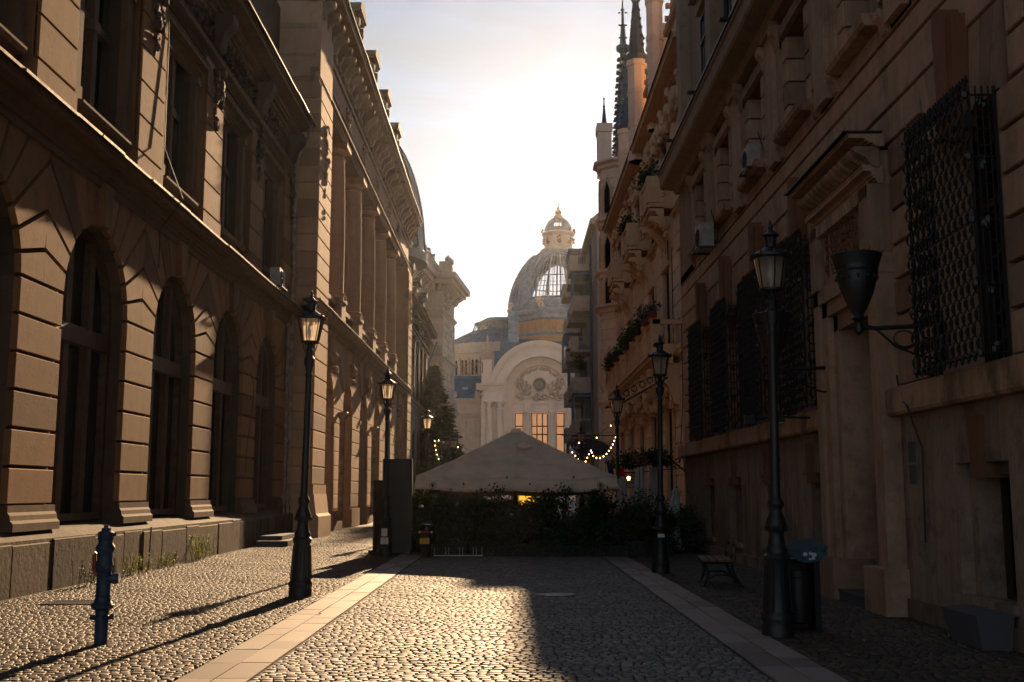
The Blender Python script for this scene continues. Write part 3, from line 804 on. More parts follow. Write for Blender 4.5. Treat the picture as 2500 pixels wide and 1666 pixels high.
orn.lumps((20,2.1,24.0),(1.5,.3,1.0),40,.25,rd)
orn.lumps((19,2.3,28.2),(.6,.4,.8),34,.3,rd); st.box(18.3,19.7,1.4,2.6,26.9,28.6)
st.box(0,28,.8,1.2,26.9,28.3); st.box(18,26,1.3,1.7,26.9,27.5)
for i in range(7): orn.lumps((1+i*2.5,1.0,28.6),(.5,.2,.3),10,.22,rd)
wall.build('wall', M['l4'], b4); st.build('moulding', M['l4'], b4); orn.build_split('carved_ornament', M['l4'], b4, 40)
wu = None
for z0 in (1.7,10.0,18.0):
    for c in (3,7.5,12,15.6):
        if wu is None:
            f40 = lambda s, d, z: tuple(Vector(F4(s,d,z))-Vector(F4(0,0,0)))
            wu = win_unit(f40, 1.6, 0, 4.4, 2, (.7,), .12, .14, False, 'frame2', 'glass', .12, b4); wu.location = Vector(F4(c,.02,z0))-Vector((-12,118,0))
        else: win_copy(wu, b4, Vector(F4(c,.02,z0))-Vector((-12,118,0)))
mb = MB(); dome = [(6.6,0),(6.6,1),(6.3,1.3)]+[(6.2*math.cos(a), 1.3+13.5*math.sin(a)) for a in [R(6+6*i) for i in range(13)]]+[(.6,15),(.5,16.5),(0,18)]
mb.lathe((-15.2,108,24.5), dome, 32)
for i in range(16):
    a = 2*PI*i/16
    mb.tube([(-15.2+r*1.012*math.cos(a),108+r*1.012*math.sin(a),24.5+z) for r, z in dome[2:15]], .12, 5)
mb.build('dome', M['slate'], b4, 35)

# ------------------------------------------------------------------ conifer
def conifer(loc, h, rb, label, group=None, seed=1):
    t = thing('conifer', label, 'tree', loc, 0, group); rn = random.Random(seed)
    mb = MB(); mb.tube([(0,0,0),(.05,0,h*.5),(0,.03,h)], .22, 8, .03); mb.build('trunk', M['bark'], t, 40)
    cr = MB()
    for k in range(760):
        u = rn.random()**.85; z = .8+u*(h-.9); rr = rb*(1-u)**.8*rn.uniform(.75,1.12)+.15; a = rn.uniform(0,2*PI); dr = rn.uniform(.1,.4)
        tip = Vector((rr*math.cos(a), rr*math.sin(a), z-rr*.18+rr*dr*.6)); base = Vector((0,0,z))
        n = int(5+rr*7)
        for i in range(n):
            q = base.lerp(tip, .2+.8*i/n)+Vector((rn.gauss(0,.1),rn.gauss(0,.1),rn.gauss(0,.06)))
            for j in range(4):
                dv = Vector((math.cos(a+rn.gauss(0,.7)), math.sin(a+rn.gauss(0,.7)), rn.uniform(-.5,.5))).normalized()*rn.uniform(.16,.34)
                sv = dv.cross(Vector((rn.gauss(0,1),rn.gauss(0,1),rn.gauss(0,1)))).normalized()*.035
                cr.add([tuple(q-sv), tuple(q+sv), tuple(q+dv+sv*.3), tuple(q+dv-sv*.3)], [(0,1,2,3)])
    me = bpy.data.meshes.new('crown'); me.from_pydata(cr.v, [], cr.f); me.materials.append(M['needle'])
    o = bpy.data.objects.new('crown', me); COL.objects.link(o); o.parent = t
    return t
conifer((-6.9,95,0), 12.6, 3.7, 'tall dark conifer growing at the end of the left pavement', seed=3)
conifer((-5.6,104,0), 6.5, 2.2, 'shorter dark conifer half hidden behind the lamp at the far left', seed=4)
# ------------------------------------------------------------------ first building on the right
rd = random.Random(21)
r1 = thing('sandstone_building', 'dark brown sandstone building with iron grilles and a hooded doorway along the right pavement', 'building', (RX,20,0), world=True)
S0, S1 = 4.0, 33.5
wall = MB(RF); face = MB(RF); st = MB(RF); key = MB(RF); orn = MB(RF); band = MB(RF); base = MB(RF)
LW = [5.6, 9.0, 12.35, 19.3, 22.65, 26.0, 29.4]     # lower window centres
UW = [5.4, 8.9, 12.3, 15.8, 19.3, 22.7, 26.15, 29.6]
DC = 16.35
wall.box(S0, S1, -1.6, -1.2, 0, 21)
# base storey
ed = [S0]+[e for c in (5.6,9.0,12.35) for e in (c-.7, c+.7)]+[DC-.92]
for a, b in zip(ed[::2], ed[1::2]): base.box(a, b, -.7, .0, 0, 2.7)
ed = [DC+.92]+[e for c in (19.3,22.65,26.0,29.4) for e in (c-.7, c+.7)]+[S1]
for a, b in zip(ed[::2], ed[1::2]): base.box(a, b, -.7, .0, 0, 2.7)
for c in LW:
    base.box(c-.7, c+.7, -.7, 0, 0, .42); base.box(c-.7, c+.7, -.7, 0, 1.98, 2.7); base.box(c-.74, c+.74, -.1, .07, .36, .46)
    key.prism([(c-.16,2.5),(c+.16,2.5),(c+.11,1.8),(c-.11,1.8)], -.3, .07)
    for sg in (-1,1): base.box(*sorted((c+sg*.52, c+sg*.7)), -.65, -.16, .42, 1.98)
    base.box(c-.52, c+.52, -.65, -.16, 1.84, 1.98)
base.box(S0, DC-1.5, -.0, .05, 0, .24); base.box(DC+1.5, S1, -.0, .05, 0, .24)
for a, b in ((S0, DC-1.55), (DC+1.6, S1)):
    band.ext([(-.4,2.66),(.17,2.66),(.2,2.7),(.2,3.0),(.14,3.04),(-.4,3.12)], a, b)
    m2 = MB(RF)
# lower rusticated wall
G = 3.05
holes = [(c-.95, c+.95, G, 6.0) for c in LW]+[(DC-1.55, DC+1.6, 0, 6.5)]
for a, b in [(S0,LW[0]-.95)]+[(LW[i]+.95, LW[i+1]-.95) for i in (0,1)]+[(LW[2]+.95, DC-1.0),(DC+1.0, LW[3]-.95)]+[(LW[i]+.95, LW[i+1]-.95) for i in (3,4,5)]+[(LW[6]+.95,S1)]:
    wall.box(a, b, -1.2, -.09, 2.7, 6.0)
wall.box(S0, S1, -1.2, -.09, 6.0, 7.9)
ah = []
for c in LW: ah += [(c-1.25, c+1.25, 6.0, 7.0)]
coursed(face, S0, S1, G+.02, 7.0, .495, 1.25, -.1, .0, holes+ah, gap=.05, rd=rd)
for z0, z1 in ((7.0,7.62),(7.62,8.0)): coursed(face, S0, S1, z0, z1, 9, 60, -.1, .0, [(DC-1.7,DC+1.75,0,7.0)], gap=.055)
for c in LW:      # splayed jack arch and long keystone over each grilled window
    for sg in (-1,1):
        for i in range(3):
            a0, a1 = .26+i*.26, .26+(i+1)*.26-.03; o0, o1 = a0*1.28+.02, a1*1.3+.02
            if i == 2: o0, o1 = a0*1.28+.02, 1.235; 
            key_p = [(c+sg*a0,6.01),(c+sg*a1,6.01),(c+sg*o1,6.97),(c+sg*o0,6.97)]
            face.prism(key_p, -.1, .0)
    key.prism([(c-.2,5.85),(c+.2,5.85),(c+.3,7.2),(c-.3,7.2)], -.1, .17)
    key.prism([(c-.07,5.75),(c+.07,5.75),(c+.12,7.32),(c-.12,7.32)], -.1, .24)
    st.box(c-.95, c-.86, -.5, -.02, G, 6.0); st.box(c+.86, c+.95, -.5, -.02, G, 6.0)
# upper storey
for a, b in [(S0, UW[0]-.62)]+[(UW[i]+.62, UW[i+1]-.62) for i in range(7)]+[(UW[7]+.62, S1)]:
    wall.box(a, b, -1.0, -.04, 7.9, 10.9)
wall.box(S0, S1, -1.0, -.04, 10.4, 11.4)
for c in UW:
    wall.box(c-.62, c+.62, -1.0, -.04, 7.9, 8.45)
    for sg in (-1,1):
        a, b = sorted((c+sg*.62, c+sg*.95)); coursed(face, a, b, 8.5, 10.35, .46, 0, -.05, .03, gap=.035)
        a, b = sorted((c+sg*1.02, c+sg*1.3)); st.box(a, b, -.05, .05, 8.6, 10.4)
        st.scroll(a, b, 0, 10.75, .5, .22); st.scroll(a+.03, b-.03, 0, 8.4, .34, .14)
    for sg in (-1,1):      # blocked reveals
        for k in range(4):
            z = 8.5+k*.46; q = c+sg*.62; st.box(*sorted((q, q-sg*.03)), -.6, .0, z+.02, z+.44)
    band.ext([(-.4,8.3),(.22,8.3),(.26,8.36),(.26,8.48),(-.4,8.52)], c-.95, c+.95)
    st.box(c-.9, c+.9, -.02, .1, 10.4, 10.62)
for a, b in zip([S0]+[u+1.35 for u in UW], [u-1.35 for u in UW]+[S1]):
    if b-a > .2: face.box(a, b, -.05, .0, 8.05, 10.9)
for a, b in [(u+1.32, v-1.32) for u, v in zip(UW, UW[1:])]: st.box(a+.1, b-.1, -.02, .12, 8.1, 11.0); st.box(a+.02, b-.02, -.02, .2, 10.75, 11.0)
face.box(S0, S1, -.05, .0, 8.03, 8.28)
# projecting slab cornice
up = MB(RF)
up.ext([(-.5,10.98),(.12,10.98),(.2,11.1),(.56,11.14),(.6,11.2),(.62,11.5),(.66,11.52),(.66,11.6),(-.5,11.72)], S0, S1+.0)
fl = MB(RF); fl.ext([(.5,11.62),(.68,11.6),(.7,11.6),(.7,11.66),(.5,11.68)], S0, S1)
for s in (33.2,30.2,26.4,22.1): fl.box(s-.06, s+.06, .55, .86, 11.64, 11.7)
# upper attic storey with tall pilasters
at = MB(RF); at.box(S0, S1, -1.0, -.32, 11.7, 20.5)
for c in UW+[33.0]:
    s = c-1.72 if c != 33.0 else 32.9
    at.box(s-.32, s+.32, -.4, .02, 11.7, 20.2); at.box(s-.42, s+.42, -.4, .12, 11.7, 12.5); at.box(s+.45, s+.75, -.4, -.12, 12, 20)
for c in UW: at.box(c-.8, c+.8, -.4, -.1, 15.5, 15.9); at.box(c-.9,c+.9,-.4,.1,15.9,16.05)
wall.build('wall', M['r1key'], r1); face.build('stone_facing', M['r1'], r1); st.build('moulding', M['r1'], r1); key.build_split('keystone', M['r1key'], r1, near=.9)
band.build('ledge', M['band'], r1); base.build('base_wall', M['base'], r1); up.build('cornice', M['r1up'], r1); fl.build('metal_flashing', M['iron2'], r1); at.build('attic_wall', M['r1up'], r1)
wu = win_unit(RV, 1.24, 8.5, 10.4, 2, (.68,), .08, .08, False, 'frame2', 'glass', .08, r1, (.6, UW[0]-20, 0), tz=.03)
for c in UW[1:]: win_copy(wu, r1, (.6, c-20, 0))
wu = win_unit(RV, 1.72, G, 6.0, 2, (.7,), .08, .08, False, 'frame2', 'glass', .1, r1, (.62, LW[0]-20, 0), tz=.05)
for c in LW[1:]: win_copy(wu, r1, (.62, c-20, 0))
wu = win_unit(RV, 1.04, .42, 1.85, 2, (), .06, .06, False, 'frame2', 'glass', .06, r1, (.5, LW[0]-20, 0))
for c in LW[1:]: win_copy(wu, r1, (.5, c-20, 0))
wu = win_unit(RV, 1.5, 12.6, 15.4, 2, (.7,), .08, .08, False, 'frame2', 'glass', .08, r1, (.3, UW[0]-20, 0), tz=.03)
for c in UW[1:]: win_copy(wu, r1, (.3, c-20, 0))
# doorway
dw = MB(RF)
for sg in (-1,1):
    for o, d in ((.78,.1),(1.0,.2),(1.28,.26)):
        a, b = sorted((DC+sg*o, DC+sg*(o+.26))); dw.box(a, b, -.9, d, 0.5, 4.45+(o-.78))
    a, b = sorted((DC+sg*.74, DC+sg*1.6)); dw.box(a, b, -.3, .34, 0, .62)
    a, b = sorted((DC+sg*1.1, DC+sg*1.5)); dw.box(a, b, -.05, .3, 4.9, 5.95)
dw.box(DC-1.04, DC+1.04, -.9, .1, 4.2, 4.45); dw.box(DC-1.26, DC+1.26, -.9, .2, 4.45, 4.67); dw.box(DC-1.56, DC+1.56, -.9, .26, 4.67, 4.92)
dw.box(DC-1.46, DC+1.46, -.07, .14, 4.93, 6.45); dw.box(DC-1.0, DC+1.0, .1, .2, 4.95, 5.06)
for a, b in ((DC-1.08,DC-.72),(DC+.72,DC+1.08)): dw.box(a, a+.05, .1, .2, 5.05, 5.8); dw.box(b-.05, b, .1, .2, 5.05, 5.8)
cornice(dw, DC-1.52, DC+1.52, 5.95, 6.22, .12, .26)
n = 26
for i in range(n):
    s = DC-1.47+i*2.94/n; dw.box(s, s+.07, .12, .3, 5.77, 5.95)
for i in range(14):
    s = DC-1.56+i*3.12/14; dw.scroll(s+.02, s+.16, .12, 6.48, .3, .36)
cornice(dw, DC-1.62, DC+1.62, 6.46, 6.64, .12, .5)
dw.build('door_surround', M['r1'], r1)
orn = MB(RF); rn = random.Random(5)
for k in range(160): s = DC+rn.uniform(-.66,.66); orn.lumps((s,.16,rn.uniform(5.15,5.72)), (.04,.02,.05), 1, .055, rn)
for sg in (-1,1):
    for k in range(14): orn.lumps((DC+sg*.9+rn.uniform(-.07,.07),.17,5.15+k*.045), (.02,.01,.02), 1, .045, rn)
orn.build('carved_panel', M['r1key'], r1, 40)
fl = MB(RF); fl.box(DC-1.66, DC+1.66, .1, .66, 6.645, 6.67); fl.build('metal_flashing', M['iron2'], r1)
db = MB(RF); db.box(DC-.78, DC+.78, -.62, -.55, .1, 4.2)
for sg in (-1,1):
    for z0, z1 in ((.3,1.2),(1.3,2.5),(2.6,3.3)): a, b = sorted((DC+sg*.1, DC+sg*.68)); db.taper(a, b, -.56, -.5, z0, z1, .03)
do = db.build('door', M['frame'], r1); hd = MB(RF); hd.tube([(DC-.06,-.54,1.05),(DC-.06,-.46,1.07),(DC-.06,-.46,1.3),(DC-.06,-.54,1.32)], .014, 6); hd.build('handle', M['chrome'], do)
mb = MB(RF); mb.taper(DC-.95, DC+1.0, -.9, .26, -.03, .16, .0); mb.box(DC-.95,DC+1.0,.2,.275,.13,.165); mb.build('doorstep', M['granite'], r1)
# wall plaques
mb = MB(RF); mb.box(14.32,14.5,.0,.03,1.75,2.0); mb.box(14.32,14.5,.0,.03,2.05,2.3); mb.build('wall_plaque', M['granite'], r1)
mb = MB(RF); mb.box(10.55,10.75,.0,.05,1.2,1.42); mb.build('gas_valve_box', M['orange'], r1)
# loose cables on the facade
mb = MB(RF)
def sag(a, b, k, n=9): return [tuple(Vector(a).lerp(Vector(b), i/n)+Vector((0,0,-k*4*(i/n)*(1-i/n)))) for i in range(n+1)]
mb.tube(sag((14.6,.1,3.2),(13.9,.24,2.75),.1)+[(13.95,.05,2.2),(14.0,.05,1.0)], .012, 5)
mb.tube([(33.2,.06,6.8),(33.2,.06,4.5),(32.9,.2,3.1),(33.1,.06,2.3),(32.6,.06,1.6)], .015, 5)
mb.tube([(20.9,.03,4.9),(20.9,.1,4.4),(21.0,.22,3.6),(20.8,.1,3.1)], .012, 5)
mb.build('loose_cable', M['black'], r1)

# wrought iron window grilles: tall cages of twisted wavy bars
gp = None
glabels = {12.35: 'nearest black iron cage grille beside the doorway', 19.3: 'black iron cage grille just beyond the doorway behind the lamp post',
           22.65: 'black iron cage grille above the bench, third along the wall', 26.0: 'black iron cage grille between the third and the farthest one',
           29.4: 'farthest black iron cage grille at the far end of the wall', 9.0: 'black iron cage grille nearer than the photo edge', 5.6: ''}
for c in (12.35, 9.0, 19.3, 22.65, 26.0, 29.4):
    if gp is None:
        gp = thing('window_grille', glabels[c], 'grille', (RX,c,3.06), 0, 'wrought iron window grilles')
        V = RV; w_ = .93; hz = 3.0; D = .3
        fr_ = MB(V)
        for s in (-w_, w_):
            fr_.tube([(s,D,0),(s,D,hz)], .022, 6); fr_.tube([(s,.02,0),(s,.02,hz)], .02, 6)
            for z in (.05,.8,1.5,2.2,2.9): fr_.tube([(s,.0,z),(s,D,z)], .014, 5); fr_.ball((s,D+.03,z), (.04,.04,.05), 6, 4)
        for z in (.05,1.5,2.9): fr_.tube([(-w_,D,z),(w_,D,z)], .018, 6)
        nb = 22
        for i in range(nb+1):
            s = -w_+2*w_*i/nb; fr_.tube([(s,D,hz-.1),(s+.02,D+.02,hz+.02),(s-.04,D+.03,hz+.1),(s-.07,D+.03,hz+.04),(s-.04,D+.02,hz+.02)], .012, 5)
            if i % 2: fr_.lathe((s,D,hz), [(.02,-.1),(.02,0),(.035,.02),(.0,.16)], 6)
        # side returns with ring ornaments
        for s in (-w_, w_):
            for k in range(9): fr_.tube([(s,D*.5+.1*math.cos(t*PI/6),.25+k*.31+.1*math.sin(t*PI/6)) for t in range(13)], .012, 4)
            for d in (.08,.15,.22): fr_.tube([(s,d,0),(s,d,hz)], .011, 5)
        for s in (-w_, w_):
            for z in (.1,.75,1.45,2.15,2.8): fr_.lumps((s,D*.5,z), (.03,.06,.05), 5, .05, rn)
        fr_.build('frame', M['iron'], gp, 40)
        nt_ = MB(V); cell = .31
        for i in range(nb+1):
            s = -w_+2*w_*i/nb; amp = 2*w_/nb*.42; pts = []
            for k in range(int(hz/cell*2)+1):
                z = k*cell/2; sg = 1 if (k+i) % 2 else -1
                bow = D+.03+.015*sg
                pts += [(s+sg*amp, bow, max(0,z-.035)), (s+sg*amp, bow, min(hz,z+.035))]
            nt_.tube(pts, .0105, 5)
            for k in range(0, int(hz/cell*2)+1):
                if (k+i) % 2: nt_.ball((s+amp, D+.04, k*cell/2), (.022,.022,.045), 5, 3)
        nt_.build('bar_lattice', M['iron'], gp, 40)
    else:
        place(gp, (RX,c,3.06), 0, glabels[c])

def planter(loc, label):
    t = thing('wall_planter', label, 'planter', loc, 0, 'iron planters flanking the doorway')
    mb = MB(); pr = [(.03,0),(.09,.05),(.06,.1),(.12,.2),(.2,.38),(.255,.6),(.25,.62),(.262,.64),(.255,.66),(.275,.72),(.30,.8),(.315,.84),(.30,.85),(.285,.82),(.2,.78),(0,.77)]
    mb.lathe((0,0,0), pr, 28)
    for i in range(14):
        a = 2*PI*i/14; c, s = math.cos(a), math.sin(a)
        mb.tube([(.29*c,.29*s,.83),(.33*c,.33*s,.87),(.335*c,.335*s,.91)], .008, 4, .002)
        mb.ball((.245*c,.245*s,.55), (.02,.02,.03), 6, 4)
    mb.build('bowl', M['iron'], t, 40)
    mb = MB(); mb.tube([(0,0,-.04),(.2,0,-.07),(.6,0,-.05),(1.0,0,-.02)], .028, 8); mb.lathe((0,0,-.1), [(.0,-.06),(.05,-.02),(.06,.04),(.03,.12)], 10)
    mb.tube([(.2,0,-.07),(.45,0,-.3),(.75,0,-.42),(1.0,0,-.45)], .016, 6); mb.lathe((.98,0,-.3), [(.02,-.2),(.07,-.16),(.07,.3),(.02,.34)], 8)
    mb.tube([(.55+.13*math.cos(x/5),0,-.2+.1*math.sin(x/5)) for x in range(28)], .01, 5)
    mb.build('bracket', M['iron'], t, 40)
    mb = MB()
    for i in range(5): mb.ball((random.uniform(-.12,.12),random.uniform(-.12,.12),.8), (.05,.05,.08), 6, 4, .2)
    mb.build('dead_plant', M['bark'], t)
    return t
planter((4.25,13.15,3.70), 'black iron planter on a bracket on the near side of the doorway')
planter((4.25,17.55,3.68), 'black iron planter half hidden behind the right lamp post by the doorway')
AC_ = ac_unit((5.1,22.4,8.42), R(-90), 'upper white air conditioner on a window sill of the right facade'); AC_.scale = (.8,.8,.8)
ac_unit((4.88,26.9,7.72), R(-90), 'lower white air conditioner hung below a window near the far corner of the right facade')
# security lights on the lamp-side ledge
t = thing('floodlight', 'small black floodlight arm fixed to the ledge behind the right lamp', 'floodlight', (5.1,18.6,2.9))
mb = MB(); mb.tube([(.1,0,0),(-.5,-.1,0),(-1.0,-.15,-.02)], .02, 6); mb.build('arm', M['iron'], t)
mb = MB(); mb.box(-.75,-.5,-.3,0,-.09,.02); mb.box(-1.15,-1.0,-.25,-.05,-.12,.03); mb.build('lamp_head', M['iron2'], t)
mb = MB(); mb.box(-.73,-.52,-.28,-.02,-.1,-.091); mb.build('glass', M['white'], t)

# ------------------------------------------------------------------ second building on the right: cream neo-gothic house with balconies
QX = 6.0; QF = lambda s, d, z: (QX-d, s, z); QV = RV
g = thing('gothic_building', 'cream neo gothic house with balconies, spires and a corner turret on the right', 'building', (QX,48,0), world=True)
rd = random.Random(31); S0, S1 = 33.6, 63.5
wall = MB(QF); face = MB(QF); st = MB(QF); orn = MB(QF)
wall.box(S0, S1+1, -7, -.3, 0, 16.2)
gc = [36.3,40.6,44.9,49.2,53.5,57.8]
for c in gc:
    wall.box(c-2.15, c-.75, -.4, 0, 0, 16.2); wall.box(c+.75, c+2.15, -.4, 0, 0, 16.2)
    for z0, z1 in ((4.7,6.4),(10.0,12.0),(15.0,16.2)): wall.box(c-.75, c+.75, -.4, 0, z0, z1)
    for sg in (-1,1):
        a, b = sorted((c+sg*1.3, c+sg*2.1)); coursed(face, a, b, .5, 6.2, .6, 0, -.02, .1, gap=.035); coursed(face, a, b, 7.7, 15.8, .62, 0, -.02, .1, gap=.035)
        a, b = sorted((c+sg*.75, c+sg*.98)); st.box(a, b, -.3, .14, 7.0, 10.0); st.box(a, b, -.3, .14, 12.2, 15.0); st.box(a,b,-.3,.14,.3,4.7)
    for z in (10.0, 15.0, 4.7): st.prism([(c-1.05,z),(c+1.05,z),(c,z+.75)], -.3, .22)
cornice(st, S0, S1, 15.9, 16.5, 0, .85); cornice(st, S0, S1, 6.1, 6.5, 0, .3); cornice(st, S0, S1, 11.4, 11.7, 0, .25)
for c in gc: orn.lumps((c,.2,15.4), (1.6,.22,.45), 46, .16, rd)
# consoles and long balcony with balustrade
B0, B1 = 37.8, 55.5; BD = 1.08
st.box(B0, B1, 0, BD, 6.45, 6.68); cornice(st, B0-.02, B1+.02, 6.1, 6.45, .4, BD-.36)
for s in np.arange(B0+.3, B1, 2.05):
    st.scroll(s, s+.4, 0, 6.15, 1.5, .95); orn.lumps((s+.2,.55,5.5), (.25,.3,.35), 16, .15, rd)
for s in np.arange(B0+1.2, B1, 2.05): orn.lumps((s,.3,5.2), (.6,.25,.5), 12, .2, rd)
st.box(B0, B1, BD-.22, BD-.04, 7.5, 7.66); st.box(B0, B1, BD-.22, BD-.04, 6.68, 6.8)
for s in np.arange(B0, B1+.1, 2.2):
    a = min(s, B1-.5); st.box(a, a+.5, BD-.3, BD+.02, 6.68, 7.72); st.box(a-.04, a+.54, BD-.34, BD+.06, 7.66, 7.78)
s = B0+.7
while s < B1-.3:
    orn.lathe((s,BD-.13,6.8), [(.07,0),(.04,.08),(.09,.28),(.04,.5),(.07,.7)], 7); s += .3
for d in (.25,.55): orn.lathe((B0+.12,d,6.8), [(.07,0),(.04,.08),(.09,.28),(.04,.5),(.07,.7)], 7)
st.box(B0, B0+.22, 0, BD-.2, 7.5, 7.66); st.box(B0,B0+.22,0,BD-.2,6.68,6.8)
# upper single balconies on big curved consoles
for s in (38.6, 45.6, 52.8):
    st.box(s, s+2.3, 0, 1.0, 11.9, 12.12); cornice(st, s-.0, s+2.3, 11.5, 11.95, .5, .55)
    st.box(s, s+2.3, .85, 1.0, 12.12, 13.0); st.box(s, s+.15, 0, .86, 12.12, 13.0); st.box(s+2.15, s+2.3, 0, .86, 12.12, 13.0)
    st.box(s-.05, s+.4, .6, 1.06, 12.12, 13.1); st.box(s+1.9, s+2.35, .6, 1.06, 12.12, 13.1); st.box(s-.03,s+2.33,-.02,1.05,12.95,13.08)
    orn.lumps((s-.02,.35,12.55), (.03,.18,.18), 10, .07, rd)
    for q in (s+.02, s+1.86):       # quarter-round console
        pr = [(0,11.6),(.98,11.6)]+[(.98*(1-math.sin(t*PI/16))+.0, 11.45-1.9*(1-math.cos(t*PI/16))) for t in range(0,9)]+[(0,9.55)]
        st.ext(pr, q, q+.42)
    orn.lumps((s-.02,.4,11.1), (.03,.25,.25), 14, .09, rd)
wall.build('wall', M['r2'], g); face.build('stone_facing', M['r2'], g); st.build('moulding', M['r2carve'], g); orn.build_split('carved_ornament', M['r2carve'], g, 40)
wu = win_unit(QV, 1.5, 12.2, 15.0, 2, (.7,), .1, .1, False, 'frame', 'glass', .1, g, (.25, gc[0]-48, 0), tz=.05)
for c in gc[1:]: win_copy(wu, g, (.25, c-48, 0))
wu = win_unit(QV, 1.5, 6.9, 10.0, 2, (.7,), .1, .1, False, 'frame', 'glass', .1, g, (.25, gc[0]-48, 0), tz=.05)
for c in gc[1:]: win_copy(wu, g, (.25, c-48, 0))
wu = win_unit(QV, 1.5, .3, 4.7, 2, (.7,), .1, .1, False, 'frame', 'glass', .1, g, (.25, gc[0]-48, 0), tz=.05)
for c in gc[1:]: win_copy(wu, g, (.25, c-48, 0))
# roof with dormer gables, finials and the big crocketed spire
rf = MB(QF); rf.ext([(.3,16.5),(-.6,16.6),(-3.2,21.5),(-7,22),(-7,16.5)], S0, S1); rf.build('roof', M['slate'], g)
def finial(mb, x, y, z, h, r):
    mb.lathe((x,y,z), [(r*1.1,0),(r*1.25,.06*h),(r*.9,.1*h),(r*.35,.6*h),(r*.6,.64*h),(r*.25,.68*h),(r*.18,.86*h),(r*.5,.9*h),(r*.12,.93*h),(0,h)], 8)
    for k in range(5):
        zz = z+h*(.16+.09*k); rr = r*(.9-.12*k)
        for i in range(4):
            a = PI/4+PI/2*i; mb.ball((x+rr*math.cos(a), y+rr*math.sin(a), zz), (r*.22,r*.22,h*.022), 5, 3)
def octa(mb, x, y, r, z0, z1): mb.lathe((x,y,z0), [(r,0),(r,z1-z0)], 8, PI/8, PI/8+2*PI)
def turret(name, x, y, r, z0, z1, h, mat=None):
    mb = MB(); octa(mb, x, y, r, z0, z1); octa(mb, x, y, r*1.15, z1-.25, z1); octa(mb, x, y, r*1.12, z0, z0+.25)
    for k in range(1, 3): octa(mb, x, y, r*1.08, z0+(z1-z0)*k/3, z0+(z1-z0)*k/3+.18)
    o = mb.build(name, M['r2'], g); mb = MB(); finial(mb, x, y, z1, h, r*.95); mb.build('finial', M['slate'], o); return o
turret('pinnacle', 5.55, 46.2, .42, 16.0, 20.6, 4.6); turret('pinnacle', 6.3, 50.2, .38, 16.0, 20.4, 3.4); turret('pinnacle', 5.8, 42.0, .34, 16.0, 21.6, 3.6)
turret('pinnacle', 6.0, 55.2, .42, 16.4, 20.5, 3.9)
for s in (37.5, 43.9):
    mb = MB(QF); mb.prism([(s-1.5,16.4),(s+1.5,16.4),(s+1.5,18.6),(s,21.4),(s-1.5,18.6)], -3, .1); cornice(mb, s-1.6, s+1.6, 18.4, 18.8, 0, .3)
    for k in range(7): mb.box(s-1.55+k*.22, s-1.45+k*.22, -.1,.25, 18.75+k*.41, 18.95+k*.41); mb.box(s+1.45-k*.22, s+1.55-k*.22, -.1,.25, 18.75+k*.41, 18.95+k*.41)
    mb.build('gable', M['r2carve'], g)
# corner turret, full height octagon with pointed windows
TX, TY = 6.35, 61.3
tb = MB(); rT = 1.28
for z0, z1 in ((0,3.2),(4.4,20.2)): octa(tb, TX, TY, rT*(1.05 if z0 == 0 else 1), z0, z1)
tb.lathe((TX,TY,3.2), [(.5,0),(rT*.9,.8),(rT*1.1,1.2)], 8, PI/8, PI/8+2*PI)
for k in range(26): tb.lathe((TX,TY,4.9+k*.58), [(rT,0),(rT+.045,.02),(rT+.045,.5),(rT,.52)], 8, PI/8, PI/8+2*PI)
for z, e in ((6.2,.3),(11.6,.45),(13.6,.4),(16.6,.4),(20.0,.45)):
    tb.lathe((TX,TY,z), [(rT,0),(rT+e*.4,.1),(rT+e*.5,.25),(rT+e,.38),(rT+e,.5),(rT,.56)], 8, PI/8, PI/8+2*PI)
tower = tb.build('turret', M['r2'], g)
for z in (7.6,12.0,14.2,17.4):
    for a in (-PI/2-PI/4, -PI/2, PI):
        mb = MB(); nx, ny = math.cos(a), math.sin(a); q = rT*math.cos(PI/8)+.03; h = 1.9 if z > 7 else 2
        tx, ty = -ny, nx
        P = [(-.22,0),(.22,0),(.22,h*.7),(0,h),(-.22,h*.7)]
        def ring(sc, d): return [(TX+nx*(q+d)+tx*u*sc, TY+ny*(q+d)+ty*u*sc, z+(v-h/2)*(1+(sc-1)*.35)+h/2) for u, v in P]
        A, B, C_, D_ = ring(1.7,.0), ring(1.7,.1), ring(1,.1), ring(1,.0)
        mb.add(A+B+C_+D_, [(i,(i+1)%5,5+(i+1)%5,5+i) for i in range(5)]+[(5+i,5+(i+1)%5,10+(i+1)%5,10+i) for i in range(5)]+[(10+i,10+(i+1)%5,15+(i+1)%5,15+i) for i in range(5)])
        wo = mb.build('window', M['r2carve'], g); mb = MB(); mb.add(ring(1,.035), [(0,1,2,3,4)]); mb.build('pane', M['glass'], wo)
mb = MB(); mb.box(TX-1.3, TX-.5, TY+.2, TY+1.2, 20.0, 22.9); mb.box(TX-1.36, TX-.44, TY+.1, TY+1.3, 22.6, 23.1); chy = mb.build('chimney', M['r2'], g)
mb = MB(); finial(mb, TX-.9, TY+.5, 23.1, 1.8, .16); mb.build('finial', M['slate'], chy)
sp = MB(); zb, zt2 = 20.4, 28.6
sp.lathe((TX+.4,TY+1.6,zb), [(.85,0),(.88,.5),(.72,.8),(.2,zt2-zb-.6),(.42,zt2-zb-.4),(.45,zt2-zb-.2),(.2,zt2-zb),(.14,zt2-zb+1.1),(.2,zt2-zb+1.2),(.09,zt2-zb+1.3),(.07,zt2-zb+2.1),(.14,zt2-zb+2.2),(.05,zt2-zb+2.3),(.03,zt2-zb+3.6),(0,zt2-zb+4.4)], 8, PI/8, PI/8+2*PI)
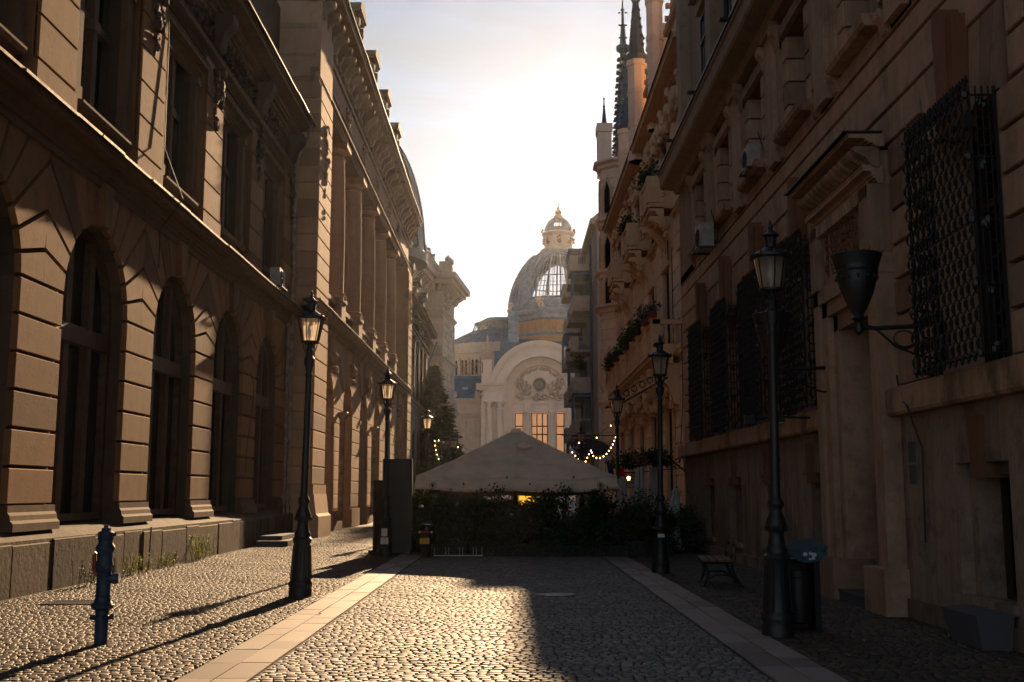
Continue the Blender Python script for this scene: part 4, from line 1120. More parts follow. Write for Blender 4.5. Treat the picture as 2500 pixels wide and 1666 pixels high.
for k in range(16):
    zz = .9+k*.42; rr = .72-.52*k*.42/7.2
    for i in range(8):
        a = PI/8+PI/4*i; sp.ball((TX+.4+(rr+.04)*math.cos(a), TY+1.6+(rr+.06)*math.sin(a), zb+zz), (.13,.13,.1), 5, 4, .2)
for zz in (8.6,9.4,10.2):
    for i in range(4): a = PI/2*i; sp.ball((TX+.4+.2*math.cos(a), TY+1.6+.2*math.sin(a), zb+zz), (.09,.09,.06), 5, 3)
sp.build('spire', M['slate'], g)
# balcony plants are things of their own
def bush_mb(c, size, n, ls, rn, clumps=9):
    cr = MB(); cen = [(rn.gauss(0,.45), rn.gauss(0,.45), rn.uniform(-.8,.9)) for _ in range(clumps)]
    for i in range(n):
        k = rn.choice(cen); v = Vector((rn.gauss(0,.34), rn.gauss(0,.34), rn.gauss(0,.26)))
        p = Vector((c[0]+size[0]*(k[0]+v.x), c[1]+size[1]*(k[1]+v.y), c[2]+size[2]*(k[2]+v.z)))
        if p.z < .02: p.z = rn.uniform(.02,.3)
        a = Vector((rn.gauss(0,1),rn.gauss(0,1),rn.gauss(0,.7)+.3)).normalized(); b = a.cross(Vector((rn.gauss(0,1),rn.gauss(0,1),rn.gauss(0,1)))).normalized()
        L = ls*rn.uniform(.6,1.4)
        cr.add([tuple(p), tuple(p+a*L*.5+b*L*.28), tuple(p+a*L), tuple(p+a*L*.5-b*L*.28)], [(0,1,2,3)])
    return cr
def raw(name, mb, mat, parent):
    me = bpy.data.meshes.new(name); me.from_pydata(mb.v, [], mb.f); me.materials.append(mat)
    o = bpy.data.objects.new(name, me); COL.objects.link(o); o.parent = parent; return o
rn = random.Random(9)
for i, (s, lab) in enumerate(((38.6,'trailing geraniums in a red box on the near end of the long balcony'),(42.0,'green plants trailing over the long balcony rail past its near end'),(46.0,'green plants trailing over the middle of the long balcony rail'),(50.0,'green plants trailing over the far part of the long balcony rail'),(53.6,'green plants trailing over the far end of the long balcony rail'))):
    t = thing('balcony_plant', lab, 'plant', (QX-BD, s, 7.72), 0, 'plants along the long balcony')
    mb = MB(); mb.box(-.14,.14,-1.2,1.2,0,.18); mb.build('flower_box', M['redcap'] if i == 0 else M['black'], t)
    raw('foliage', bush_mb((0,0,.12), (.3,1.6,.35), 900, .11, rn, 14), M['leafdark'] if i else M['leafgrey'], t)
for s, z, lab in ((39.7,13.1,'leafy plants on the nearest small upper balcony'),(46.7,13.1,'leafy plants on the middle small upper balcony')):
    t = thing('balcony_plant', lab, 'plant', (QX-.9, s, z)); raw('foliage', bush_mb((0,0,.15), (.3,1.0,.4), 700, .12, rn, 12), M['leafdark'], t)
mb = MB(); mb.tube([(5.9,39.2,13),(5.9,39.2,6.6),(5.92,39.25,3),(5.9,39.2,.3)], .03, 6); mb.tube([(5.85,39.9,11),(5.85,39.9,1)], .02, 6)
tag(mb.build('hanging_cable', M['black']), 'black cables hanging down the cream facade beside the sandstone corner', 'cable')

# ------------------------------------------------------------------ third building on the right: concrete flats with stacked balconies
f3 = thing('concrete_flats', 'grey concrete block of flats with stacked boxed balconies beyond the turret', 'building', (5.35,80,0), world=True)
PX = 5.35; PF = lambda s, d, z: (PX-d, s, z)
wall = MB(PF); wall.box(67.2, 92, -9, 0, 0, 18.4); wall.build('wall', M['r3'], f3)
mb = MB(PF); mb.box(67.1, 67.2, -9, -.02, 0, 18.3); mb.build('end_wall', M['r3wall'], f3)
mb = MB(PF); mb.box(67.0,92,-9,.4,18.42,18.8); mb.ext([(.3,18.8),(-4,22.5),(-9,22.8),(-9,18.8)], 67.0, 92)

mb.build('roof', M['r3'], f3)
bl = None
for fl_ in range(6):
    z = 2.6+fl_*2.75
    for s0 in (71.6, 76.6, 81.8):
        dd = rd.choice((1.15,1.3,1.3,1.45))
        mb = MB(PF); mb.box(s0, s0+2.8, 0, dd, z, z+.16); mb.box(s0, s0+2.8, dd-.1, dd, z+.16, z+1.05); mb.box(s0, s0+.1, .9 if fl_ % 2 else 0, dd-.1, z+.16, z+1.05); mb.box(s0+2.7, s0+2.8, 0, dd-.1, z+.16, z+1.05)
        if fl_ % 2: 
            for k in range(7): mb.box(s0+.03, s0+.06, .05+k*.12, .08+k*.12, z+.16, z+1.0)
            mb.box(s0+.02,s0+.08,0,.9,z+1.0,z+1.04)
        mb.box(s0+.3, s0+2.5, -.05, .02, z+.2, z+2.3)
        bo = mb.build('balcony', M['r3'], f3)
        if (fl_+int(s0)) % 3 == 0:
            mb = MB(PF)
            for k in range(5): mb.box(s0+k*.68, s0+k*.68+.05, dd-.08, dd-.02, z+1.05, z+2.6)
            mb.box(s0,s0+.05,.02,dd-.08,z+2.5,z+2.6); mb.box(s0,s0+.05,.5,.55,z+1.05,z+2.5); mb.box(s0,s0+2.8,0,dd,z+2.6,z+2.66)
            mb.build('balcony_glazing_frame', M['zinc'], bo); mb = MB(PF); mb.box(s0+.02,s0+2.78,dd-.06,dd-.05,z+1.05,z+2.6); mb.box(s0+.02,s0+.03,.03,dd-.08,z+1.05,z+2.5); mb.build('pane', M['domeglass'], bo)
mb = MB(PF)
for s in (71.0,80.9): mb.tube([(s,.12,18),(s,.12,.2)], .07, 6)
mb.build('drainpipe', M['zinc'], f3)
t = thing('balcony_parasol', 'open blue parasol on a concrete balcony', 'parasol', (4.55,72.6,9.6))
mb = MB(); mb.lathe((0,0,1.5), [(1.0,0),(.96,.08),(.6,.3),(.05,.46),(0,.5)], 8); mb.lathe((0,0,1.47), [(.99,0),(.6,.27),(0,.45)], 8); mb.build('canopy', plain('blue_canopy', (.12,.22,.34), .8), t)
mb = MB(); mb.tube([(0,0,0),(0,0,1.9)], .025, 6); mb.build('pole', M['iron2'], t)
t = thing('balcony_plant', 'dark pot plant beneath the blue parasol', 'plant', (4.6,73.6,9.6)); raw('foliage', bush_mb((0,0,.8), (.5,.6,.6), 500, .14, rn, 8), M['leafdark'], t)

# ------------------------------------------------------------------ palace closing the street
PY = 190; PCX = 4.86
AF = lambda s, d, z: (PCX+s, PY-d, z)
p = thing('domed_palace', 'pale rosy palace with arched portal, clock and glazed dome closing the street', 'building', (PCX,PY,0), world=True)
wall = MB(AF); st = MB(AF); orn = MB(AF); rd = random.Random(41)
zc = 18.9
def ringp(mb, r0, r1, d0, d1, n=40, a0=0, a1=PI, gap=0):
    for i in range(n):
        b0 = a0+(a1-a0)*i/n+gap; b1 = a0+(a1-a0)*(i+1)/n-gap
        mb.prism([(r0*math.cos(b0),zc+r0*math.sin(b0)),(r1*math.cos(b0),zc+r1*math.sin(b0)),(r1*math.cos(b1),zc+r1*math.sin(b1)),(r0*math.cos(b1),zc+r0*math.sin(b1))], d0, d1)
ringp(wall, 6.2, 8.75, -6, 1.6)             # deep barrel face
ringp(st, 8.4, 8.95, 1.0, 2.0); ringp(st, 8.0, 8.4, 1.4, 1.8); ringp(st, 6.15, 6.5, 1.3, 1.8)
ringp(st, 7.7, 7.85, 1.55, 1.75, 90, gap=.008)
ringp(st, 4.75, 6.2, -.6, .15, 37, gap=.012); ringp(wall, 4.75, 6.25, -1.5, .0)
P = [(4.8*math.cos(PI*i/30), zc+4.8*math.sin(PI*i/30)) for i in range(31)]
wall.prism([(4.8,17)]+P+[(-4.8,17)], -1.5, -.7)
for sg in (-1,1):      # flanks below the arch
    a, b = sorted((sg*4.75, sg*6.3)); wall.box(a, b, -6, 0, 0, zc)
    coursed(st, a+.02, b-.02, 0, zc, .62, 0, 0, .15, gap=.07)
    a, b = sorted((sg*6.25, sg*10.2)); wall.box(a, b, -6, .4, 0, zc)
    coursed(st, *sorted((sg*9.5, sg*10.3)), 0, 16.6, .62, 0, .3, .55, gap=.07)
    for x in (6.9, 8.75):
        pc_ = MB(AF); pc_.lathe((sg*x, 1.0, 0), [(.75,0),(.75,5.2),(.62,5.3),(.6,6),(.52,15.7),(.62,15.9),(.5,16.0),(.55,16.2),(.75,17.0),(.8,17.1)], 18); pc_.build('column', M['palace'], p, 40)
        orn.lumps((sg*x, 1.2, 16.55), (.55,.4,.3), 30, .16, rd)
    a, b = sorted((sg*6.1, sg*9.9)); st.box(a, b, 0, 1.8, 17.1, 18.0); wall.box(a, b, -3, 1.7, 18.0, 19.2)
    a, b = sorted((sg*6.3, sg*10.6))
    for i in range(12): st.box(a+.1+i*.36, a+.3+i*.36, 1.7, 1.95, 19.0, 19.2)
    cornice(st, a-(.5 if sg < 0 else 0), b+(.5 if sg > 0 else 0), 19.2, 20.2, 1.5, 1.3)
    st.box(a,b,-6,1.5,19.2,20.25)
    # urn on pedestal
    st.box(sg*9.2-1.0, sg*9.2+1.0, -1.2, .9, 20.2, 22.2); st.box(sg*9.2-.75, sg*9.2+.75, -1, .6, 22.2, 24.2); cornice(st, sg*9.2-.95, sg*9.2+.95, 24.2, 24.6, .5, .3)
    orn.mark((sg*9.2,-.2,26)); orn.lathe((sg*9.2,-.2,24.6), [(.5,0),(.2,.3),(.7,.9),(.85,1.5),(.75,2.0),(.3,2.4),(.35,2.9),(.15,3.3),(.3,3.7),(0,4.6)], 12); orn.lumps((sg*9.2,.2,26.1), (.8,.5,.4), 16, .22, rd)
# entablature and windows inside the arch
wall.box(-4.8, 4.8, -1.5, -.6, 15.4, 17.2); st.box(-4.8, 4.8, -.7, -.1, 17.0, 17.3); st.box(-4.8, 4.8, -.7, -.3, 16.8, 17.0); st.box(-4.8,4.8,-.7,-.3,15.5,15.7)
for x0, x1 in ((-4.8,-4.35),(-2.85,-1.45),(1.45,2.85),(4.35,4.8)): wall.box(x0, x1, -1.5, -.6, 0, 15.4)
wall.box(-4.8,4.8,-1.5,-.6,0,7)
for x in (-2.15, 2.15):
    pc_ = MB(AF); pc_.lathe((x,-.45,7), [(.5,0),(.42,.3),(.4,.5),(.36,8.0),(.46,8.2),(.5,8.4)], 14); pc_.build('column', M['palace'], p, 40); st.box(x-.5,x+.5,-.7,-.05,15.4,17.1)
# broken pediment and reclining figures, clock wreath
for sg in (-1,1):
    st.prism([(sg*3.7,17.3),(sg*3.7,17.55),(sg*.6,18.95),(sg*.6,18.6)], -.7, .1)
    orn.lumps((sg*2.3,-.1,19.3), (.75,.35,.8), 60, .3, rd); orn.lumps((sg*3.4,-.2,18.2), (.7,.3,.3), 26, .26, rd)
    orn.ball((sg*2.35,.1,20.6), (.27,.27,.34), 8, 6)
    for k in range(40):
        a = R(20+k*1.7); rr = 4.2+rd.uniform(-.25,.25); orn.lumps((sg*rr*math.cos(a),-.55,zc+rr*math.sin(a)), (.12,.08,.12), 2, .14, rd)
    orn.lumps((sg*3.4,-.5,20.4), (.6,.15,.9), 34, .2, rd)
orn.lumps((0,-.2,18.1), (.8,.3,.6), 40, .24, rd); orn.lumps((0,-.4,24.3), (.9,.3,.45), 40, .22, rd)
for i in range(30): a = 2*PI*i/30; orn.ball((1.12*math.cos(a),-.45,20.3+1.12*math.sin(a)), (.16,.16,.16), 6, 4, .2, rd)
wall.build('wall', M['palace'], p); st.build('moulding', M['palace'], p); orn.build_split('carved_ornament', M['palace2'], p, 40, 2.2)
f_p = lambda s, d, z: (s, -d, z)
def pw(w_, z0, z1, x, cols, trans, glass='warmglass', mw=None): 
    o = win_unit(f_p, w_, z0, z1, cols, trans, .16, .14, False, 'frame', glass, mw, p); o.location = (x, 1.0, 0); return o
pw(2.9, 7, 15.3, 0, 3, (.55,.72), mw=.2); pw(1.5, 7, 15.3, -3.6, 1, (.55,.72)); pw(1.5, 7, 15.3, 3.6, 1, (.55,.72))
mb = MB(AF); mb.box(-4.7,4.7,-5,-1.6,6.5,16); mb.build('pane_glow_block', M['paneglow'], p)  # glowing block added behind the portal windows to make their panes amber
ck = MB(AF); ck.add([(.82*math.cos(2*PI*i/32),-.3,20.3+.82*math.sin(2*PI*i/32)) for i in range(32)]+[(.82*math.cos(2*PI*i/32),-.6,20.3+.82*math.sin(2*PI*i/32)) for i in range(32)], [tuple(range(32))]+[(i,(i+1)%32,32+(i+1)%32,32+i) for i in range(32)])
clk = ck.build('clock', plain('clock_face', (.25,.25,.22), .5), p)
mb = MB(AF); mb.tube([(.86*math.cos(2*PI*i/32),-.27,20.3+.86*math.sin(2*PI*i/32)) for i in range(33)], .07, 6)
for i in range(12): a = 2*PI*i/12; mb.box(.68*math.cos(a)-.05,.68*math.cos(a)+.05,-.3,-.27,20.3+.68*math.sin(a)-.08,20.3+.68*math.sin(a)+.08)
mb.build('clock_rim', M['black'], clk)
mb = MB(AF)
for ang, L, wd_ in ((R(37),.48,.05),(R(-137),.66,.035)):
    dx, dz = math.sin(ang), math.cos(ang); mb.prism([(-dz*wd_,20.3+dx*wd_),(dz*wd_,20.3-dx*wd_),(dx*L,20.3+dz*L)], -.29, -.26)
mb.build('clock_hand', M['black'], clk)
# left wing
wl = MB(AF); ws = MB(AF)
wl.box(-28,-10.2,-8,-1.6,0,17.2)
cornice(ws, -28, -10.2, 16.9, 17.9, -1.6, .8); cornice(ws, -28, -10.2, 14.4, 14.8, -1.6, .5); ws.box(-28,-10.2,-1.65,-1.3,15.2,16.6)
for x in (-10.9,-13.4,-17.6,-20.1,-22): ws.box(x-.35,x+.35,-1.7,-1.15,2,14.4); ws.box(x-.45,x+.45,-1.7,-1.05,13.8,14.4)
for x in (-15.5,-24):
    ws.box(x-1.5,x-1.05,-1.7,-1.3,5,12.3); ws.box(x+1.05,x+1.5,-1.7,-1.3,5,12.3); cornice(ws, x-1.6, x+1.6, 12.4, 12.9, -1.6, .5)
for x in (-15.3,-10.9):
    orn2 = MB(AF); orn2.lumps((x,-1.3,18.5), (.5,.3,.5), 24, .28, rd); orn2.lumps((-15.5,-1.3,13.3), (1.1,.2,.4), 20, .25, rd); orn2.build('carved_ornament', M['palace2'], p, 40)
wl.build('side_wing_wall', M['palace2'], p); ws.build('side_wing_moulding', M['palace2'], p)
o = win_unit(f_p, 2.0, 5, 12.2, 2, (.42,.62), .16, .14, False, 'frame', 'warmglass', .16, p); o.location = (-15.5, 1.52, 0)
mb = MB(AF); mb.box(-17,-14,-3.5,-1.62,4.9,12.3); mb.build('pane_glow_block', M['paneglow'], p)  # same added glow behind the wing window
mb = MB(AF); mb.ext([(-1.0,17.9),(-3.8,21.4),(-8,21.9),(-8,17.9)], -28, -8.6)
s = -27.6
while s < -8.8: mb.ext([(-1.0,17.93),(-3.8,21.46),(-3.85,21.56),(-.98,18.06)], s, s+.07); s += .85
mb.ext([(-3.7,21.4),(-3.5,21.6),(-3.9,22.2),(-4.3,22.2),(-4.3,21.4)], -28, -8.6)
mb.build('metal_roof', M['zinc'], p)
mb = MB(AF)
for x in (-13.2,-17.6): m_ = MB(AF); m_.box(x-.5,x+.5,-2.6,-2.0,19.6,20.0); m_.build('roof_window', M['white'], p)
# drum behind left with glass lantern roof, scaffold timbers
mb = MB(); mb.lathe((-2,214,0), [(14,0),(14,27.2),(14.5,27.3),(14.6,27.9),(14.2,28.0),(14.2,29.2),(13.5,29.3),(13.3,29.4)], 40); 
mb.build('rotunda_wall', M['palace2'], p)
for i in range(14):
    a = R(195+i*9); mb = MB(); cx, cy = -2+14.02*math.cos(a), 214+14.02*math.sin(a); tx, ty = -math.sin(a), math.cos(a)
    for k in (-.55,.25):
        mb.add([(cx+tx*k,cy+ty*k-.05,23.2),(cx+tx*(k+.42),cy+ty*(k+.42)-.05,23.2),(cx+tx*(k+.42),cy+ty*(k+.42)-.05,26),(cx+tx*k,cy+ty*k-.05,26)], [(0,1,2,3)])
    mb.build('rotunda_window', M['glass'], p)
mb = MB(); mb.lathe((-2,214,29.3), [(13,0),(6.0,3.6),(5.4,3.8)], 40); mb.lathe((-2,214,34.6), [(5.6,0),(3.0,1.1),(.2,1.3)], 32); gr = mb.build('rotunda_glass_roof', M['zinc'], p)
mb = MB(); mb.lathe((-2,214,33), [(5.0,0),(5.0,1.6)], 32); mb.build('lantern_glazing', M['domeglass'], gr)
mb = MB()
for i in range(40):
    a = 2*PI*i/40; mb.tube([(-2+13.05*math.cos(a),214+13.05*math.sin(a),29.4),(-2+6.0*math.cos(a),214+6.0*math.sin(a),33.0),(-2+5.3*math.cos(a),214+5.3*math.sin(a),34.6),(-2+3.0*math.cos(a),214+3.0*math.sin(a),35.8)], .06, 4)
for r, z in ((10.6,30.65),(8.2,31.9),(5.5,34.6)): mb.lathe((-2,214,z), [(r,0),(r+.06,.06),(r,.12)], 40)
mb.build('glazing_bar', M['lead'], gr)
mb = MB(AF)
for x in (-17.8,-16.2,-14.2,-12.6,-10.6): mb.tube([(x,-5,22),(x,-5,25.6)], .08, 5)
for x in (-17.8,-14.2,-12.6): mb.tube([(x,-5,22.2),(x+1.7,-5,25)], .07, 5); mb.tube([(x+1.7,-5,22.2),(x,-5,25)], .07, 5)
mb.tube([(-18,-5,22.9),(-16,-5,22.9)], .07, 5); mb.tube([(-14.4,-5,24.4),(-10.4,-5,24.8)], .07, 5)
tag(mb.build('timber_scaffold', plain('raw_orange_timber', (.42,.17,.05), .8)), 'orange timber scaffold frame standing on the palace wing roof', 'scaffold')
# drum, dome, lantern
DX, DY, R0 = 9.0, 206, 9.6
mb = MB(); mb.lathe((DX,DY,0), [(8.8,20),(8.8,33.5)], 8, PI/8, PI/8+2*PI); mb.build('drum_wall', M['rust'], p)
mb = MB(); mb.box(DX-8.0-1.7,DX-8.0+.2,DY-8.6,DY-7,28,34.6)
mb.lathe((DX,DY,33.2), [(9.0,0),(9.3,.2),(9.4,.9),(10.3,1.1),(10.4,1.5),(9.7,1.6),(9.7,2.2),(10.0,2.3),(10.0,2.5),(9.6,2.55)], 8, PI/8, PI/8+2*PI, 1.0)
mb.lathe((DX,DY,30.4), [(8.8,0),(9.1,.2),(9.0,.5),(8.8,.6)], 8, PI/8, PI/8+2*PI)
for i in range(90):
    a = 2*PI*i/90; mb.ball((DX+9.7*math.cos(a),DY+9.7*math.sin(a),35.9), (.2,.2,.26), 5, 4)
mb.build('drum_cornice', M['lead'], p)
mb = MB()
for i in range(8):
    a = PI/8+PI/4*i; mb.lumps((DX+10.0*math.cos(a),DY+10.0*math.sin(a),36.2), (.5,.5,.8), 16, .35, rd)
mb.build('carved_ornament', M['palace2'], p, 40)
# dome shell as ribs and sheets with glazed fields front and back
def dpt(a, ph, r=R0, hz_=12.6): return (DX+r*math.cos(ph)*math.cos(a), DY+r*math.cos(ph)*math.sin(a), 35.6+hz_*math.sin(ph))
ns, npz = 72, 20; phm = R(73); sh = MB(); gl = MB()
V_ = {}
def glazed(i, j):
    a = (2*PI*(i+.5)/ns)%(2*PI); ph = phm*(j+.5)/npz
    for c in (3*PI/2, PI/2, 0, PI):
        d = abs((a-c+PI)%(2*PI)-PI)
        z = ph/phm
        if .1 < z and (d/R(36))**2+max(0,(z-.1)/.68)**2 < 1: return True
    return False
for tgt, want in ((sh, False), (gl, True)):
    pts = [dpt(2*PI*i/ns, phm*j/npz) for j in range(npz+1) for i in range(ns)]
    tgt.add(pts, [(j*ns+i, j*ns+(i+1)%ns, (j+1)*ns+(i+1)%ns, (j+1)*ns+i) for j in range(npz) for i in range(ns) if glazed(i, j) == want])
dm = sh.build('dome', M['lead'], p, 30); gl.build('dome_glazing', M['domeglass'], dm, 30)
mb = MB()
for c in (3*PI/2, PI/2, 0, PI):
    for k in range(-7, 8):
        a = c+R(36)*k/7.5; zm = .1+.68*math.sqrt(max(0, 1-(k/7.5)**2)); w_ = .17 if k % 3 == 0 else .05
        n_ = 10; mb.tube([dpt(a, phm*(.08+(zm-.08)*t/n_), R0+.05, 12.65) for t in range(n_+1)], w_, 4)
    for zz, w_ in ((.1,.2),(.24,.07),(.38,.12),(.52,.06)):
        lim = R(36)*math.sqrt(max(0, 1-((zz-.1)/.68)**2)); mb.tube([dpt(c-lim+2*lim*t/16, phm*zz, R0+.05, 12.65) for t in range(17)], w_, 4)
    for q in (1.0, 1.1):
        mb.tube([dpt(c+R(36*q)*math.cos(PI*t/24), phm*(.1+.68*q*math.sin(PI*t/24)), R0+.12, 12.7) for t in range(25)], .22, 5)
for i in range(4):
    a = PI/4+PI/2*i
    for off in (-.12,.12): mb.tube([dpt(a+off, phm*t/16, R0+.1, 12.7) for t in range(17)], .2, 5)
mb.build('dome_rib', M['lead'], dm)
mb = MB(); lz = 47.4
mb.lathe((DX,DY,lz), [(3.0,0),(3.4,.1),(3.5,.5),(2.9,.7),(2.7,.9),(2.7,3.2),(3.1,3.4),(3.3,3.7),(3.1,3.9),(2.8,3.95)], 24); mb.build('lantern', M['palace2'], dm)
mb = MB(); rc = 2.75
ld = lambda a, ph, q=0: (DX+(rc+q)*math.cos(ph)*math.cos(a), DY+(rc+q)*math.cos(ph)*math.sin(a), lz+3.9+3.3*math.sin(ph))
mb.add([ld(2*PI*i/32, R(88)*j/12) for j in range(13) for i in range(32)], [(j*32+i, j*32+(i+1)%32, (j+1)*32+(i+1)%32, (j+1)*32+i) for j in range(12) for i in range(32) if not (2 <= j < 7 and (i % 16) in (6,7,8,9))])
mb.build('lantern_cupola', M['lead'], dm, 30)
mb = MB()
for c in (6,7,8,9,10,22,23,24,25,26): mb.tube([ld(2*PI*c/32, R(88)*j/12, .02) for j in range(2,8)], .05, 4)
for i in range(8): a = 2*PI*i/8; mb.lumps((DX+2.9*math.cos(a),DY+2.9*math.sin(a),lz+2.2), (.3,.3,.7), 12, .22, rd); mb.lumps((DX+3.1*math.cos(a),DY+3.1*math.sin(a),lz+4.4), (.15,.15,.3), 5, .2, rd)
mb.lathe((DX,DY,lz+7.0), [(.8,0),(.9,.3),(.5,.6),(.7,1.1),(.25,1.7),(.3,2.0),(.1,2.3),(.05,3.6),(0,5.4)], 12)
mb.build('lantern_ornament', M['rust'], dm)
# zinc skirt between arch and drum
mb = MB(AF); mb.ext([(-3,26.6),(-9,29.6),(-12,29.9),(-12,26.6)], -7, 16); mb.box(-8,16,-8,-3,20,26.6)
for x in np.arange(-6.8,16,1.3): mb.ext([(-3,26.65),(-9,29.65),(-9,29.75),(-2.95,26.78)], x, x+.08)
mb.build('metal_roof', M['zinc'], p)
mb = MB(AF); mb.box(10.2,28,-8,-1.6,0,17.2); cornice(mb, 10.2, 28, 16.9, 17.9, -1.6, .8); mb.build('side_wing_wall', M['palace2'], p)
# ------------------------------------------------------------------ street lamps
def lamp_proto():
    t = thing('street_lamp', 'left street lamp nearest the camera, its black pedestal standing in sunlight by the paving strip', 'street lamp', (0,0,0), 0, 'old style street lamps lining the street')
    mb = MB(); mb.lathe((0,0,0), [(.185,-.04),(.185,.1),(.175,.14),(.19,.18),(.188,.22),(.165,.25),(.16,.3),(.128,.82),(.15,.86),(.155,.9),(.125,.93),(.13,.98),(.105,1.02),(.085,1.15),(.1,1.2),(.125,1.24),(.118,1.3),(.075,1.4),(.07,1.44),(.1,1.5),(.09,1.54),(.062,1.58),(.058,1.62)], 24)
    for i in range(8):
        a = PI/4*i; mb.tube([(.163*math.cos(a),.163*math.sin(a),.27),(.132*math.cos(a),.132*math.sin(a),.8)], .016, 5)
        mb.ball((.125*math.cos(a),.125*math.sin(a),1.22), (.02,.02,.035), 6, 4)
        mb.ball((.17*math.cos(a),.17*math.sin(a),.19), (.02,.02,.02), 5, 4)
    mb.build('pedestal', M['iron'], t, 40)
    mb = MB(); mb.lathe((0,0,0), [(.06,1.55),(.056,2.0),(.062,2.03),(.055,2.06),(.05,3.5),(.065,3.54),(.05,3.58),(.052,3.62),(.085,3.72),(.09,3.8),(.06,3.84),(.05,3.9),(.062,3.94),(.04,3.98),(.05,4.03),(.13,4.06),(.145,4.07)], 20)
    for i in range(6):
        a = PI/3*i; mb.tube([(.05*math.cos(a),.05*math.sin(a),3.86),(.1*math.cos(a),.1*math.sin(a),3.96),(.12*math.cos(a),.12*math.sin(a),4.07)], .009, 5)
    mb.build('post', M['iron'], t, 40)
    ln = MB(); ln.lathe((0,0,0), [(.145,4.06),(.15,4.075),(.145,4.09)], 24)
    for i in range(6):
        a = PI/3*i+.3; ln.tube([(.138*math.cos(a),.138*math.sin(a),4.08),(.212*math.cos(a),.212*math.sin(a),4.46)], .009, 5)
    ln.lathe((0,0,4.45), [(.225,0),(.255,.015),(.258,.04),(.235,.05),(.2,.075),(.13,.115),(.075,.15),(.068,.19),(.066,.27),(.1,.29),(.105,.305),(.06,.335),(.035,.36),(.025,.38),(.035,.4),(.018,.42),(.022,.45),(.0,.5)], 24)
    for i in range(10): a = 2*PI*i/10; ln.ball((.245*math.cos(a),.245*math.sin(a),4.51), (.018,.018,.022), 5, 4)
    for i in range(6): a = PI/3*i; ln.box(.066*math.cos(a)-.008,.066*math.cos(a)+.008,.066*math.sin(a)-.008,.066*math.sin(a)+.008,4.65,4.72)
    lo = ln.build('lantern', M['iron'], t, 40)
    mb = MB(); mb.lathe((0,0,0), [(.134,4.085),(.205,4.452)], 24); 
    mb.f = [f for f in mb.f if len(f) == 4]; mb.build('glass', M['lampglass'], lo, 60)
    mb = MB(); mb.lathe((0,0,4.1), [(.02,0),(.025,.05),(.045,.1),(.05,.2),(.035,.26),(.02,.34)], 12); mb.build('lamp_bulb', M['white'], lo, 40)
    return t
LP = lamp_proto(); LP.location = (-3.37,17.65,0); LP.rotation_euler = (0,R(.8),0)
for loc, lab in (((-3.3,28.7,0),'second street lamp along the left side, beside the dark panel'),
                 ((-3.3,42.4,0),'third street lamp along the left side, its lantern in front of the conifer'),
                 ((-3.3,61,0),'farthest street lamp on the left, lantern just above the big umbrella edge'),
                 ((3.09,12.95,0),'nearest street lamp on the right, dark in front of the sandstone doorway'),
                 ((3.05,22.7,0),'second street lamp along the right side, standing beyond the bench'),
                 ((3.25,33.6,0),'third street lamp along the right side, rising behind the big umbrella corner'),
                 ((3.4,53.5,0),'farthest street lamp on the right, lantern in front of the oval sign')):
    q = place(LP, loc, random.uniform(0,1), lab); q.rotation_euler = (0,R(.85),q.rotation_euler.z*.3) if loc[1] < 25 else (0,0,q.rotation_euler.z)
mb = MB(); mb.box(-.07,.07,-.17,-.165,0,.07)
o = mb.build('sticker', M['white']); o.location = (3.05,22.7,.72); tag(o, 'small pale notice stuck on the second right lamp pedestal', 'notice')
mb = MB(); mb.box(-.1,.1,-.19,-.186,0,.17); mb.box(-.08,.07,-.19,-.184,.2,.4)
o = mb.build('paper_notice', M['white']); o.location = (-3.3,28.7,.3); tag(o, 'torn pale papers stuck on the second left lamp pedestal', 'notice')

# ------------------------------------------------------------------ hydrant
t = thing('fire_hydrant', 'tall narrow blue pillar hydrant standing on the left cobbles', 'hydrant', (-4.49,12.19,0), R(10))
mb = MB(); mb.lathe((0,0,0), [(.07,-.04),(.072,.26),(.085,.27),(.085,.3),(.075,.31),(.074,.36),(.118,.385),(.122,.42),(.095,.45),(.08,.5),(.088,.52),(.078,.54),(.076,.78),(.092,.8),(.092,.86),(.084,.9),(.086,.98),(.105,1.02),(.1,1.05),(.078,1.08),(.078,1.12),(.086,1.13),(.086,1.2),(.066,1.215),(.05,1.22),(.05,1.25)], 24)
mb.build('barrel', M['blue'], t, 40)
mb = MB()
for i in range(4): a = PI/2*i+.05; mb.tube([(.06*math.cos(a),.06*math.sin(a),.285),(.125*math.cos(a),.125*math.sin(a),.285)], .028, 8)
for i in range(8): a = PI/4*i; mb.ball((.107*math.cos(a),.107*math.sin(a),.43), (.014,.014,.016), 6, 4); mb.ball((.09*math.cos(a),.09*math.sin(a),.83), (.013,.013,.016), 6, 4)
mb.box(-.025,.025,-.025,.025,1.24,1.28); mb.tube([(.05,0,1.17),(.105,.01,1.18)], .02, 6)
mb.build('bolt', M['blue'], t, 40)
mb = MB(); mb.tube([(.05,0,.7),(.1,0,.7),(.102,0,.7)], .05, 14); mb.tube([(.1,0,.7),(.15,0,.7),(.158,0,.7)], .062, 14, .055); mb.build('outlet_cap', M['blue'], t, 40)
mb = MB(); mb.tube([(-.05,.02,.72),(-.1,.03,.76),(-.12,.03,.96),(-.1,.03,.98)], .022, 10); mb.build('outlet_cap', M['redcap'], t, 40)

